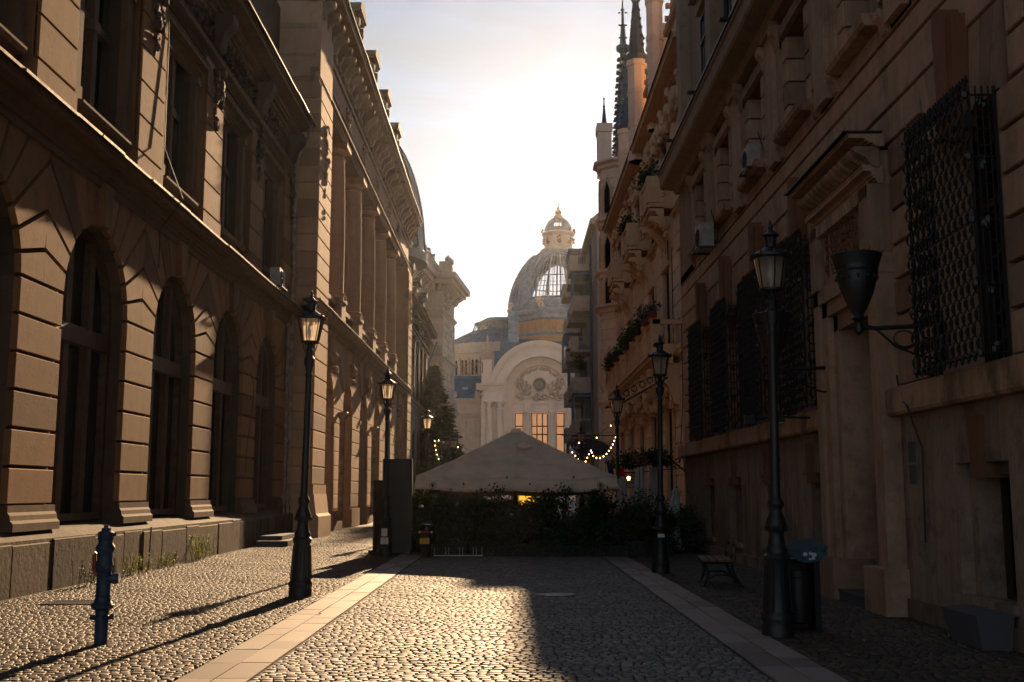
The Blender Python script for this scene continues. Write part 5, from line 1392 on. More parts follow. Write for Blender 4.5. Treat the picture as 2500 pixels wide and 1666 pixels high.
# ------------------------------------------------------------------ bench
t = thing('park_bench', 'dark slatted bench with curved iron legs against the right wall', 'bench', (3.72,19.95,0), R(-6))
def bench_frame(y):
    mb = MB()
    fl = [(-.3,.0),(-.26,.08),(-.22,.22),(-.25,.34),(-.3,.42)]; bk = [(.36,.0),(.27,.12),(.2,.3),(.18,.43),(.2,.6),(.27,.86)]
    mb.tube([(x,y,z) for x, z in fl], .026, 8); mb.tube([(x,y,z) for x, z in bk], .026, 8); mb.tube([(-.3,y,.42),(-.05,y,.4),(.2,y,.41)], .022, 8)
    mb.tube([(-.26,y,.1),(-.1,y,.19),(.1,y,.2),(.26,y,.12)], .018, 8); mb.ball((-.3,y,.0), (.06,.03,.025), 8, 4); mb.ball((.36,y,.0), (.06,.03,.025), 8, 4)
    return mb
for y in (-.5,.5): bench_frame(y).build('leg_frame', M['iron'], t, 40)
mb = MB(); mb.tube([(-.02,-.5,.18),(-.02,.5,.18)], .014, 6); mb.build('stretcher', M['iron'], t)
mb = MB()
for i in range(4): x = -.33+i*.135; mb.box(x, x+.115, -.64, .64, .435, .468)
mb.build('seat', M['wood'], t)
mb = MB()
for k, (x, z) in enumerate(((.19,.56),(.235,.74))): mb.add([(x,-.64,z),(x+.03,-.64,z),(x+.055,-.64,z+.12),(x+.025,-.64,z+.12),(x,.64,z),(x+.03,.64,z),(x+.055,.64,z+.12),(x+.025,.64,z+.12)], [(0,1,2,3),(4,7,6,5),(0,4,5,1),(1,5,6,2),(2,6,7,3),(3,7,4,0)])
mb.build('backrest', M['wood'], t)

# ------------------------------------------------------------------ litter bin
t = thing('litter_bin', 'dark street bin with stickers on its half round lid behind the near right lamp', 'bin', (3.5,13.4,0), R(8)); t.scale = (.84,.84,.84)
mb = MB(); mb.lathe((-.05,.05,0), [(.17,.1),(.19,.12),(.2,.3),(.2,.82),(.19,.84),(.17,.84),(.165,.8)], 20); mb.lathe((-.05,.05,0), [(.205,.3),(.208,.31),(.205,.32)], 20); mb.lathe((-.05,.05,0), [(.205,.74),(.208,.75),(.205,.76)], 20); mb.build('container', M['iron2'], t, 40)
mb = MB(); mb.tube([(.2,0,-.02),(.2,0,1.0)], .03, 8); mb.box(.17,.26,-.06,.3,0,.98); mb.box(-.2,.28,.22,.26,.0,.98); mb.build('post', M['iron'], t)
mb = MB(); P = [(-.3+.0,1.16)]+[( .02+.3*math.cos(R(190+i*16)), 1.18+.2*math.sin(R(190+i*16))) for i in range(10)]+[(.32,1.22)]
mb.add([(x,-.24,z-.02) for x, z in P]+[(x,.3,z+.06) for x, z in P], [tuple(range(len(P))), tuple(range(len(P),2*len(P)))[::-1]]+[(i,(i+1)%len(P),len(P)+(i+1)%len(P),len(P)+i) for i in range(len(P))])
mb.build('lid', plain('sea_green_lid', (.05,.10,.13), .35, 0, .5, 18), t)
mb = MB()
for x, z, w_ in ((-.03,1.1,.035),(.05,1.11,.03),(.1,1.09,.04),(.09,1.04,.025),(.04,1.03,.02)):
    mb.add([(x+w_*math.cos(PI*i/5), -.2445, z+w_*.8*math.sin(PI*i/5)-.02) for i in range(10)], [tuple(range(10))])
mb.build('sticker', M['white'], t)

# ------------------------------------------------------------------ stone block, wall box, step
mb = MB(); mb.add([(4.93,11.7,-.03),(5.24,11.7,-.03),(5.24,12.5,-.03),(4.95,12.5,-.03),(4.84,11.6,.36),(5.24,11.6,.38),(5.24,12.62,.38),(4.86,12.62,.36)], [(0,3,2,1),(4,5,6,7),(0,1,5,4),(1,2,6,5),(2,3,7,6),(3,0,4,7)])
tag(mb.build('stone_block', M['granite']), 'low grey granite block against the wall at the lower right', 'stone block')
# manhole and drain grate
mb = MB(); mb.lathe((.73,18.0,-.02), [(.36,0),(.36,.024),(.33,.028),(.32,.02),(.05,.02),(0,.02)], 28); tag(mb.build('manhole_cover', M['iron2']), 'round manhole cover set in the cobbled road', 'manhole cover')
mb = MB()
for i in range(16): mb.box(-6.9+i*.05, -6.875+i*.05, 16.35, 16.85, -.01, .012)
mb.box(-6.95,-6.9,16.3,16.9,-.01,.014); mb.box(-6.11,-6.06,16.3,16.9,-.01,.014); mb.box(-6.9,-6.11,16.3,16.35,-.01,.014); mb.box(-6.9,-6.11,16.85,16.9,-.01,.014)
tag(mb.build('drain_grate', M['iron2']), 'dark slotted drain grate in the left pavement behind the hydrant', 'drain grate')

# ------------------------------------------------------------------ weeds along the left plinth
rn = random.Random(77)
def weed(loc, w_, h, n, lab, mat='leafyel'):
    t = thing('weed', lab, 'plant', loc, 0, 'weeds growing along the left wall')
    mb = MB(); lf = MB()
    for k in range(n):
        a = rn.uniform(0,2*PI); x, y = rn.uniform(-w_,w_), rn.uniform(-.1,.12); hh = h*rn.uniform(.5,1.1); tip = (x+.12*rn.gauss(0,1), y+.1*rn.gauss(0,1), hh)
        mb.tube([(y,x,0),((y+tip[1])/2,(x+tip[0])/2+.02,hh*.5),(tip[1],tip[0],hh)], .004, 4)
        for j in range(int(hh*55)):
            u = rn.uniform(.1,1); q = Vector((y+(tip[1]-y)*u, x+(tip[0]-x)*u, hh*u)); d = Vector((rn.gauss(0,1),rn.gauss(0,1),rn.uniform(0,.9))).normalized()*rn.uniform(.03,.07); s_ = d.cross(Vector((0,0,1))).normalized()*.012
            lf.add([tuple(q), tuple(q+d*.5+s_), tuple(q+d), tuple(q+d*.5-s_)], [(0,1,2,3)])
    mb.build('stem', M['leafdark'], t); raw('foliage', lf, M[mat], t)
weed((-7.6,22.3,0), .55, .42, 26, 'broad yellow green weed clump beside the thin pipe at the left wall')
weed((-7.6,24.2,0), .6, .3, 26, 'low weed clump growing past the thin pipe at the left wall')
weed((-7.6,27.0,0), .8, .62, 34, 'tallest bushy weeds against the left plinth, farthest of them')
weed((-7.55,19.6,0), .35, .5, 14, 'wispy dark weeds behind the blue hydrant', 'leafgrey')
mb = MB(); mb.tube([(-7.72,23.5,0),(-7.7,23.5,.9)], .02, 6); tag(mb.build('thin_pipe', M['pipe']), 'short thin copper coloured pipe rising up the left plinth', 'pipe')
for i in range(11):
    x, y = ((-2.6,15.0),(2.7,17.2),(4.6,14.2),(3.4,11.3),(-5.0,20.4),(1.2,24.3),(-6.1,14.2),(2.5,22.8),(4.2,15.8),(3.9,12.4),(2.6,11.5))[i]
    mb = MB(); a = rn.uniform(0,6); c_, s_ = math.cos(a), math.sin(a)
    mb.add([(x+u*c_-v*s_, y+u*s_+v*c_, .012+.01*k) for u, v, k in ((-.05,0,0),(0,.028,1),(.05,0,0),(0,-.028,2))], [(0,1,2,3)])
    tag(mb.build('fallen_leaf', M['orange']), 'dry fallen leaf lying on the paving', 'leaf', 'fallen leaves')

# ------------------------------------------------------------------ restaurant terrace
UX, UY, UH = .12, 31.4, 2.72
def umbrella(loc, half, apex, eave, val, mat, label, seed, emblem=True):
    t = thing('terrace_umbrella', label, 'umbrella', loc, 0, 'large square terrace umbrellas'); rn = random.Random(seed)
    n = 12; ring = []
    for sd_ in range(4):
        for i in range(n):
            u = -1+2*i/n; ring.append([(u,-1),(1,u),(-u,1),(-1,-u)][sd_])
    m = len(ring); K = 14; pts = []; fs = []
    for j in range(K+1):
        tt = (j/K); tt = .06+.94*tt
        for x, y in ring:
            cx = max(abs(x), abs(y)); e = min(abs(x), abs(y)); rib = min(abs(e-0), abs(e-1))
            z = apex-(apex-eave)*tt**.97-(.16*math.sin(PI*tt)*min(1,rib*3.2))*.55
            z += .02*math.sin(tt*23+x*3)*tt+.03*mnoise.noise(Vector((x*half*tt*1.5,y*half*tt*1.5,seed)))
            z += .04*math.cos(e*PI*2)*tt**4
            pts.append((x*half*tt, y*half*tt, z))
    for j in range(K):
        for i in range(m): fs.append((j*m+i, j*m+(i+1)%m, (j+1)*m+(i+1)%m, (j+1)*m+i))
    pts_c = list(pts); mb = MB(); mb.add(pts, fs); c = mb.build('canopy', M[mat], t, 50)
    md = c.modifiers.new('thick', 'SOLIDIFY'); md.thickness = .008
    mb = MB(); top = pts[-m:]; pts = []
    for k in range(4):
        for i, (x, y, z) in enumerate(top):
            wv = .012*math.sin(i*1.9+k)*k/3; pts.append((x*(1+wv/half+.004*k), y*(1+wv/half+.004*k), z-.01-val*k/3+.012*math.sin(i*.8)*k/3))
    mb.add(pts, [(j*m+i, j*m+(i+1)%m, (j+1)*m+(i+1)%m, (j+1)*m+i) for j in range(3) for i in range(m)]); v = mb.build('valance', M[mat], c, 50)
    md = v.modifiers.new('thick', 'SOLIDIFY'); md.thickness = .006
    mb = MB(); mb.lathe((0,0,apex-.06), [(.24,-.1),(.22,-.02),(.2,.05),(.19,.07),(0,.08)], 4, PI/4, PI/4+2*PI); mb.build('top_cap', M[mat], c)
    mb = MB()
    for i in range(8):
        a = PI/4*i; q = half*(1 if i % 2 == 0 else math.sqrt(2))*.98; mb.tube([(0,0,apex-.22),(q*math.cos(a),q*math.sin(a),eave-.02)], .018, 5)
        mb.tube([(0,0,apex-1.1),(q*.5*math.cos(a),q*.5*math.sin(a),(apex+eave)/2-.2)], .014, 5)
    mb.build('rib', M['iron2'], t)
    for q in range(8):      # stitched seams
        i = q*6; mb = MB(); mb.tube([(pts_c[j*m+i][0], pts_c[j*m+i][1], pts_c[j*m+i][2]+.004) for j in range(K+1)], .009, 4); mb.build('seam', M[mat], c)
    mb = MB()
    for j in (5, 9): mb.tube([(x,y,z+.004) for x, y, z in pts_c[j*m:(j+1)*m]+[pts_c[j*m]]], .007, 4)
    mb.build('hem', M[mat], c)
    mb = MB(); mb.tube([(0,0,0),(0,0,apex-.05)], .05, 10); mb.lathe((0,0,0), [(.5,0),(.5,.1),(.12,.16),(.08,.3)], 20); mb.build('pole', M['iron2'], t, 40)
    if emblem:
        for x in (-2.2, 2.2):
            mb = MB(); z = eave-val*.55; y = -half*1.012-.016
            mb.tube([(x+.085*math.cos(PI*i/8), y, z+.085*math.sin(PI*i/8)) for i in range(17)], .008, 5)
            mb.prism([(x-.05,z+.04),(x+.05,z+.04),(x+.035,z-.03),(x,z-.065),(x-.035,z-.03)], y-.004, y+.004)
            mb.box(x-.012,x+.012,y-.006,y+.006,z-.04,z+.06)
            mb.build('printed_emblem', plain('brown_print', (.16,.09,.05), .9), v)
    return t
umbrella((UX,UY,0), 2.64, 3.44, 1.99, .33, 'umb', 'large beige square terrace umbrella in front', 3)
umbrella((UX+.1,37.6,-.12), 2.5, 3.1, 1.99, .34, 'umb2', 'dark brown terrace umbrella directly behind the beige one', 5, False)
umbrella((3.4,46,0), 1.6, 2.6, 2.0, .22, 'cloth', 'pale open terrace umbrella far behind the beige one on the right', 8, False)
# vent flap on the front slope
mb = MB(); mb.add([(.12,30.25,2.93),(.42,30.2,2.93),(.62,30.27,2.89),(.3,30.15,2.83),(.1,30.05,2.84),(.34,30.32,3.02)], [(0,5,1),(1,5,2),(0,3,4),(0,1,3),(1,2,3)])
mb.f = mb.f; o = mb.build('canopy_flap', M['umb']); tag(o, 'small folded vent flap sticking out of the beige umbrella slope', 'flap')

rn = random.Random(101)
PB = None; variants = []
for k, mat in enumerate(('leafdark','leafgrey','leafdark')):
    t = thing('potted_shrub', 'dense dark green shrub in a black planter in the hedge row round the terrace', 'potted shrub', (0,0,0), 0, 'potted shrubs fencing the terrace')
    mb = MB(); mb.box(-.31,.31,-.22,.22,0,.3); mb.box(-.33,.33,-.24,.24,.27,.32); mb.build('planter', M['black'], t)
    st_ = MB()
    for q in range(7): st_.tube([(rn.uniform(-.2,.2),rn.uniform(-.1,.1),.4),(rn.uniform(-.3,.3),rn.uniform(-.15,.15),1.0+rn.uniform(0,.4))], .012, 5, .004)
    st_.build('stem', M['bark'], t)
    raw('foliage', bush_mb((0,0,.68), (.42,.33,.52), 4200, .075, rn, 18), M[mat], t); variants.append(t)
xs = [-2.0+.58*i for i in range(11)]
tops = [1.35,1.25,1.42,1.0,1.1,1.42,.95,1.4,.95,1.35,1.0,.9]
cnt = 0
for i, x in enumerate(xs):
    v = variants[(i*2+1) % 3] if i % 4 else variants[1]
    if i < 3: q = variants[i]; q.location = (x,28.55,0)
    else: q = place(v, (x,28.5+rn.uniform(-.08,.1),0), rn.uniform(-.2,.2))
    q.scale = (1.05,1,tops[i]/1.12)
    nm = ('first','second','third','fourth','fifth','sixth','seventh','eighth','ninth','tenth','eleventh','twelfth')[i]
    q['label'] = ('%s %s shrub from the left in the hedge row fencing the terrace' % (nm, 'tall dark green' if tops[i] > 1.3 else 'low dark green' if tops[i] < 1.05 else 'dark green'))
for x, y, hs in ((-2.9,30.2,1.45),(-2.2,31.5,1.3),(-3.1,33.5,1.6),(-2.4,35,1.3),(-1.3,35.6,1.25),(-.4,36,1.2),(.5,36.2,1.2),(4.7,30.1,1.0),(4.8,31.6,1.1)):
    q = place(variants[cnt % 3], (x,y,0), rn.uniform(0,3), ('shrub just behind the left end of the hedge row', 'shrub behind the scooter, second row inside the terrace', 'tall shrub against the charcoal cabinet, deep inside the terrace', 'shrub deep inside the terrace left of the umbrella pole', 'shrub at the back edge under the brown umbrella, leftmost of three', 'middle shrub at the back edge under the brown umbrella', 'shrub beside the lit amber panel at the terrace back', 'shrub behind the right end of the hedge row by the sandstone wall', 'farther shrub behind the right end of the hedge row')[cnt], 'shrubs inside the terrace'); q.scale = (1.1,1.1,hs/1.12); cnt += 1

# people, built on one skinned skeleton each
def person(loc, rz, seated, cloth_c, hair_c, label, hair='short', seed=0, arm=0):
    t = thing('person', label, 'person', loc, rz, None)
    hp = .5 if seated else .92
    J = {}; E_ = []; Rr = {}
    def add(n, co_, r, par=None): J[n] = Vector(co_); Rr[n] = r; (E_.append((par, n)) if par else None)
    add('hip',(0,0,hp),.125); add('sp1',(0,-.01,hp+.18),.115,'hip'); add('sp2',(0,-.01,hp+.36),.13,'sp1'); add('nk',(0,0,hp+.5),.055,'sp2'); add('nk2',(0,.015,hp+.57),.05,'nk')
    add('hd',(0,.025,hp+.64),.085,'nk2'); add('hd2',(0,.02,hp+.72),.088,'hd'); add('hd3',(0,.01,hp+.78),.05,'hd2'); add('nose',(0,.115,hp+.67),.014,'hd')
    for s, sg in (('l',-1),('r',1)):
        add('sh'+s,(sg*.17,0,hp+.44),.062,'sp2'); 
        if seated: el, wr = (sg*.22,.06,hp+.2), (sg*.14,.28+.05*arm,hp+.2+.12*arm)
        else: el, wr = (sg*.24,.0,hp+.16), (sg*.23,.08,hp-.08)
        add('el'+s,el,.042,'sh'+s); add('wr'+s,wr,.028,'el'+s); W_ = Vector(wr); d = (W_-Vector(el)).normalized(); pm = W_+d*.07; add('pm'+s,pm,.03,'wr'+s)
        for f, (o, L) in enumerate(((-.028,.055),(-.01,.065),(.01,.062),(.028,.05))):
            sdv = Vector((1,0,0)) if abs(d.x) < .8 else Vector((0,1,0)); b = pm+sdv*o+d*.02
            add('f%s%d'%(s,f), b+d*L*.5, .0095,'pm'+s); add('g%s%d'%(s,f), b+d*L+Vector((0,0,-.02)), .008,'f%s%d'%(s,f))
        add('th'+s, W_+d*.04+Vector((-sg*.04,0,.01)), .011,'pm'+s)
        if seated: kn, an, to_ = (sg*.11,.42,hp-.02), (sg*.11,.4,.09), (sg*.12,.54,.04)
        else: kn, an, to_ = (sg*.1,.03,.48), (sg*.1,-.02,.09), (sg*.11,.12,.04)
        add('th_'+s,(sg*.1,.02,hp-.05),.09,'hip'); add('kn'+s,kn,.06,'th_'+s); add('an'+s,an,.04,'kn'+s); add('to'+s,to_,.035,'an'+s)
    names = list(J); me = bpy.data.meshes.new('body'); me.from_pydata([tuple(J[n]) for n in names], [(names.index(a), names.index(b)) for a, b in E_], [])
    o = bpy.data.objects.new('body', me); COL.objects.link(o); sk = o.modifiers.new('s','SKIN'); ss = o.modifiers.new('d','SUBSURF'); ss.levels = 1; ss.render_levels = 1
    for i, n in enumerate(names):
        me.skin_vertices[0].data[i].radius = (Rr[n], Rr[n]); me.skin_vertices[0].data[i].use_root = (n == 'hip')
    dg = bpy.context.evaluated_depsgraph_get(); m2 = bpy.data.meshes.new_from_object(o.evaluated_get(dg)); o.modifiers.clear(); o.data = m2; o.parent = t; o.name = 'body'
    m2.materials.clear(); m2.materials.append(M['skin']); m2.polygons.foreach_set('use_smooth', [True]*len(m2.polygons))
    bm = bmesh.new(); bm.from_mesh(m2)                # clothing: the body surface pushed outwards, ends at neck, wrists, ankles
    def keep(f): 
        c = f.calc_center_median()
        if c.z > hp+.52: return False
        for s in 'lr':
            if (c-J['pm'+s]).length < .12 or (c-J['wr'+s]).length < .03 or (c-J['to'+s]).length < .1: return False
        return True
    bmesh.ops.delete(bm, geom=[f for f in bm.faces if not keep(f)], context='FACES'); bm.normal_update()
    for v in bm.verts: v.co += v.normal*.014
    m3 = bpy.data.meshes.new('clothing'); bm.to_mesh(m3); bm.free(); m3.materials.append(fabric('cloth_%d' % seed, cloth_c, .05)); co2 = bpy.data.objects.new('clothing', m3); COL.objects.link(co2); co2.parent = t
    mb = MB(); rr = random.Random(seed)
    mb.ball((0,-.012,hp+.735), (.094,.105,.098), 14, 10, .03, rr)
    if hair == 'long': mb.ball((0,-.07,hp+.6), (.1,.06,.2), 12, 8, .05, rr)
    mb.build('hair', plain('hair_%d' % seed, hair_c, .5), t, 60)
    mb = MB()
    for sg in (-1,1): mb.ball((sg*.032,.095,hp+.70), (.011,.008,.007), 6, 5)
    mb.build('eyes', M['black'], t, 60)
    mb = MB(); mb.ball((0,.098,hp+.625), (.024,.01,.006), 8, 4); mb.build('mouth', M['redcap'], t)
    return t
def chair(loc, rz, lab):
    t = thing('bistro_chair', lab, 'chair', loc, rz, 'terrace chairs')
    mb = MB(); mb.box(-.2,.2,-.2,.2,.43,.46); mb.build('seat', M['wood'], t); mb = MB(); mb.box(-.2,.2,-.22,-.2,.62,.88); mb.build('backrest', M['wood'], t)
    for x in (-.19,.19):
        for y in (-.2,.19): m_ = MB(); m_.tube([(x,y,0),(x,y,.88 if y < 0 else .44)], .013, 6); m_.build('leg', M['iron'], t)
    return t
def table(loc, lab):
    t = thing('bistro_table', lab, 'table', loc, 0, 'terrace tables')
    mb = MB(); mb.box(-.36,.36,-.36,.36,.71,.74); mb.build('tabletop', M['wood'], t); mb = MB(); mb.tube([(0,0,0),(0,0,.71)], .03, 8); mb.lathe((0,0,0), [(.22,0),(.22,.03),(.04,.05)], 16); mb.build('pedestal', M['iron'], t)
    return t
CH = chair((0,0,0), 0, 'wooden terrace chair with black legs drawn up to a small table'); first = True
tabs = [(-1.3,30.3),(.4,30.6),(2.0,30.4),(1.1,32.6),(-.6,33.2),(3.0,32.9)]
T0 = table((tabs[0][0],tabs[0][1],0), 'small square wooden terrace table on a single leg')
for x, y in tabs[1:]: place(T0, (x,y,0))
ppl = [(-1.3,30.95,PI,(.05,.04,.05),(.03,.02,.015),'seated person in dark clothes behind the hedge on the left','short'),
       (-.75,30.35,PI/2,(.25,.08,.05),(.05,.03,.02),'seated person in rust red top at the left table','long'),
       (.4,31.3,PI,(.03,.03,.03),(.01,.008,.006),'long haired person silhouetted against the lit amber panel','long'),
       (1.45,30.4,-PI/2,(.06,.05,.05),(.015,.012,.01),'seated person seen in profile between two tables on the right','short'),
       (2.0,31.1,PI,(.04,.05,.07),(.02,.015,.01),'seated person in a navy shirt right of the centre','short'),
       (2.6,30.4,PI/2,(.03,.03,.03),(.012,.01,.008),'seated person in black facing left under the right umbrella corner','short'),
       (2.95,32.2,0,(.55,.16,.05),(.05,.03,.02),'seated person in an orange top beside the third right lamp','short'),
       (3.9,31.9,0.4,(.5,.5,.5),(.02,.015,.01),'person in a pale shirt sitting near the folded parasols','short'),
       (-.6,33.9,PI,(.05,.05,.04),(.02,.02,.015),'seated person deep under the umbrella','short')]
for i, (x, y, rz, cc, hc, lab, hr) in enumerate(ppl):
    person((x,y,0), rz, True, cc, hc, lab, hr, i, i % 2)
    if first: CH.location = (x-.0, y, 0); CH.rotation_euler = (0,0,rz); first = False
    else: place(CH, (x,y,0), rz)
# lit amber panel and pale wall glimpsed beneath the umbrella
t = thing('lit_panel', 'glowing amber panel of a bar counter seen beneath the umbrella', 'lit panel', (.42,36.6,0))
mb = MB(); mb.box(-.28,.32,0,.05,.9,1.78); mb.build('panel', M['lit'], t); mb = MB(); mb.box(-.38,-.28,-.02,.06,0,1.85); mb.box(.32,.36,-.02,.06,0,1.85); mb.box(-.28,.32,-.02,.06,0,.9); mb.build('frame', M['board'], t)
# closed parasols
def closed_parasol(loc, lab, h=2.35, seed=1):
    t = thing('folded_parasol', lab, 'parasol', loc, 0, 'folded off white parasols'); rr = random.Random(seed)
    mb = MB(); n = 40; prof = [(.03,h),(.1,h-.08),(.09,h-.14),(.1,h-.3),(.14,h-.7),(.18,h-1.1),(.24,h-1.45),(.27,h-1.55)]; pts = []
    ph = [rr.uniform(0,6) for _ in range(4)]
    for r, z in prof:
        for i in range(n):
            a = 2*PI*i/n; q = r*(1+.28*math.sin(8*a+ph[0]+z)+.1*math.sin(13*a+ph[1])); pts.append((q*math.cos(a), q*math.sin(a), z+(.12*math.sin(8*a+ph[2]) if r > .23 else 0)))
    mb.add(pts, [(k*n+i, k*n+(i+1)%n, (k+1)*n+(i+1)%n, (k+1)*n+i) for k in range(len(prof)-1) for i in range(n)]); mb.build('canopy', M['cloth'], t, 70)
    mb = MB(); mb.tube([(0,0,0),(0,0,h+.05)], .022, 8); mb.lathe((0,0,0), [(.25,0),(.25,.07),(.04,.1)], 16); mb.build('pole', M['iron2'], t); return t
closed_parasol((3.75,32.2,0), 'folded pale parasol hanging in pleats left of the second right lamp')
closed_parasol((4.35,33.6,0), 'folded pale parasol partly hidden behind the second right lamp', 2.4, 2)
closed_parasol((4.25,29.9,0), 'leaning folded pale parasol close to the sandstone corner', 1.75, 3).rotation_euler = (0,R(9),.4)
closed_parasol((3.35,33.2,0), 'folded pale parasol just right of the third lamp post', 2.1, 4)
# low white rail in front of hedge
t = thing('low_rail', 'low white metal rail with thin uprights in front of the hedge', 'rail', (-1.36,27.95,0))
mb = MB(); mb.box(-.62,.62,-.02,.02,.03,.055); mb.build('base_bar', M['white'], t)
for x in (-.6,-.32,-.24,.03,.11,.38,.46,.6): m_ = MB(); m_.tube([(x,0,.05),(x,0,.26)], .006, 5); m_.build('upright', M['white'], t)
# dark panel boards
t = thing('menu_cabinet', 'tall charcoal cabinet board standing beside the second left lamp', 'cabinet', (-2.95,28.9,0))
mb = MB(); mb.box(-.4,.28,-.05,.12,.12,2.46); mb.build('front_panel', M['board'], t)
mb = MB(); mb.box(-.46,-.4,-.07,.16,.1,2.5); mb.box(.28,.32,-.07,.16,.1,2.5); mb.box(-.4,.28,-.07,.16,2.46,2.5); mb.box(-.4,.28,-.07,.16,.06,.12); mb.build('frame', M['iron'], t)
for x in (-.4,.2): m_ = MB(); m_.box(x,x+.1,-.25,.35,0,.06); m_.build('foot', M['iron'], t)
t = thing('side_board', 'narrower dark board with pasted papers left of the charcoal cabinet', 'board', (-3.5,29.5,0), R(62))
mb = MB(); mb.box(-.35,.3,-.03,.03,.1,1.95); mb.build('panel', M['board'], t)
mb = MB(); mb.box(.1,.2,-.036,-.031,1.5,1.62); mb.box(-.02,.16,-.036,-.031,.5,.75); mb.box(.12,.2,-.036,-.031,1.2,1.3); mb.build('paper', M['cloth'], t)
for x in (-.3,.22): m_ = MB(); m_.box(x,x+.06,-.2,.2,0,.1); m_.build('foot', M['iron'], t)

# ------------------------------------------------------------------ scooter, seen from behind
t = thing('motor_scooter', 'black scooter parked beside the cabinet, rear yellow number plate towards the street', 'scooter', (-2.13,27.75,0), R(-7))
mb = MB(); mb.lathe((0,0,0), [(.14,-.05),(.2,-.055),(.235,-.03),(.24,0),(.235,.03),(.2,.055),(.14,.05)], 24); w0 = mb.build('wheel', M['rubber'], t, 50); w0.rotation_euler = (0,R(90),0); w0.location = (0,0,.24)
m_ = MB(); m_.lathe((0,0,0), [(0,-.03),(.14,-.03),(.145,0),(.14,.03),(0,.03)], 20); m_.build('rim', M['chrome'], w0, 40)
w1 = w0.copy(); COL.objects.link(w1); w1.location = (0,1.25,.24)
for c in kids(w0): q = c.copy(); COL.objects.link(q); q.parent = w1
bd = MB(); 
def hull(mb, secs):
    n = 12
    pts = [(w_*math.cos(2*PI*i/n)*(1 if True else 1), y, z+h_*math.sin(2*PI*i/n)) for y, z, w_, h_ in secs for i in range(n)]
    mb.add(pts, [(k*n+i,k*n+(i+1)%n,(k+1)*n+(i+1)%n,(k+1)*n+i) for k in range(len(secs)-1) for i in range(n)]+[tuple(range(n))[::-1], tuple((len(secs)-1)*n+i for i in range(n))])
hull(bd, [(-.28,.72,.05,.04),(-.25,.7,.13,.1),(-.1,.64,.17,.15),(.15,.58,.18,.18),(.38,.5,.16,.18),(.5,.42,.12,.12)]); bd.build('tail_body', M['gloss'], t, 60)
bd = MB(); bd.box(-.17,.17,.35,.95,.26,.34); hull(bd, [(.95,.6,.17,.36),(1.05,.62,.2,.36),(1.12,.66,.15,.3)]); bd.build('front_shield', M['gloss'], t, 40)
bd = MB(); hull(bd, [(-.24,.84,.04,.02),(-.2,.85,.12,.05),(.05,.85,.15,.06),(.3,.82,.13,.06),(.5,.76,.09,.04)]); bd.build('saddle', M['black'], t, 60)
bd = MB(); hull(bd, [(.95,1.02,.05,.06),(1.03,1.05,.12,.1),(1.12,1.03,.1,.1)]); bd.tube([(-.32,.92,1.05),(-.2,.98,1.03),(0,1.0,1.02),(.2,.98,1.03),(.32,.92,1.05)], .016, 8); bd.build('handlebar', M['iron2'], t, 50)
for x in (-.33,.33):
    m_ = MB(); m_.tube([(x*.8,.96,1.05),(x,.94,1.22)], .008, 5); m_.ball((x*1.1,.93,1.26), (.085,.014,.05), 12, 6); m_.build('mirror', M['chrome'], t, 50)
m_ = MB(); m_.tube([(-.2,-.2,.8),(-.16,-.33,.83),(0,-.37,.84),(.16,-.33,.83),(.2,-.2,.8)], .014, 8); m_.build('grab_rail', M['chrome'], t, 50)
m_ = MB(); m_.box(-.1,.1,-.3,-.27,.62,.68); m_.build('tail_light', M['redlens'], t)
for x in (-.17,.13): m_ = MB(); m_.box(x,x+.05,-.28,-.25,.62,.67); m_.build('indicator', M['white'], t)
m_ = MB(); m_.add([(-.09,-.28,.6),(.09,-.28,.6),(.09,-.34,.34),(-.09,-.34,.34),(-.09,-.1,.5),(.09,-.1,.5)], [(0,1,2,3),(0,4,5,1),(4,3,2,5),(0,3,4),(1,5,2)]); m_.build('rear_mudguard', M['black'], t)
m_ = MB(); m_.box(-.12,.12,-.352,-.346,.36,.5); pl_ = m_.build('number_plate', M['plate'], t)
m_ = MB(); text_mb(m_, 'B 70', .06, lambda x, y, k: (x,-.354-k,.465+y), .002); text_mb(m_, '03737', .065, lambda x, y, k: (x,-.354-k,.4+y), .002); m_.build('plate_lettering', M['frame'], pl_)
m_ = MB(); m_.tube([(.17,-.2,.3),(.17,.3,.28)], .045, 10); m_.build('exhaust', M['iron2'], t, 50)

# ------------------------------------------------------------------ signs, flag, string lights
SYN = 57.0
t = thing('oval_shop_sign', 'long black oval hanging sign with pale letters behind the farthest right lamp', 'sign', (4.1,SYN,3.95))
n = 36; P = [(1.02*math.cos(2*PI*i/n), .42*math.sin(2*PI*i/n)+.1*math.cos(2*PI*i/n)*-1) for i in range(n)]
mb = MB(); mb.prism([(x, z) for x, z in P], -.06, .06); mb.build('board', M['iron'], t)
mb = MB(); text_mb(mb, 'NEC', .34, lambda x, y, k: (-.62+x*.95+y*.15, -.07-k, .02+y+x*.25), .01); mb.build('lettering', M['cloth'], t)
mb = MB(); mb.tube([(-1.5,0,.62),(2.2,0,.6)], .025, 6); mb.tube([(-1.5,0,-.45),(.2,0,-.42)], .02, 6); mb.tube([(-.5,0,.6),(-.3,0,.5),(-.2,0,.35)], .02, 6)
mb.tube([(-1.35,0,.62),(-1.35,0,-.45)], .02, 6)
for cx, cz, r in ((-1.15,.1,.14),(-1.2,-.2,.12),(-1.05,.3,.1)): mb.tube([(cx+r*(1-i/30)*math.cos(i*.45),0,cz+r*(1-i/30)*math.sin(i*.45)) for i in range(24)], .014, 5)
mb.build('bracket', M['iron'], t)
t = thing('iron_sign_bracket', 'long wrought iron sign arm with rings crossing the cream facade', 'bracket', (4.2,36.0,4.9), R(-35))
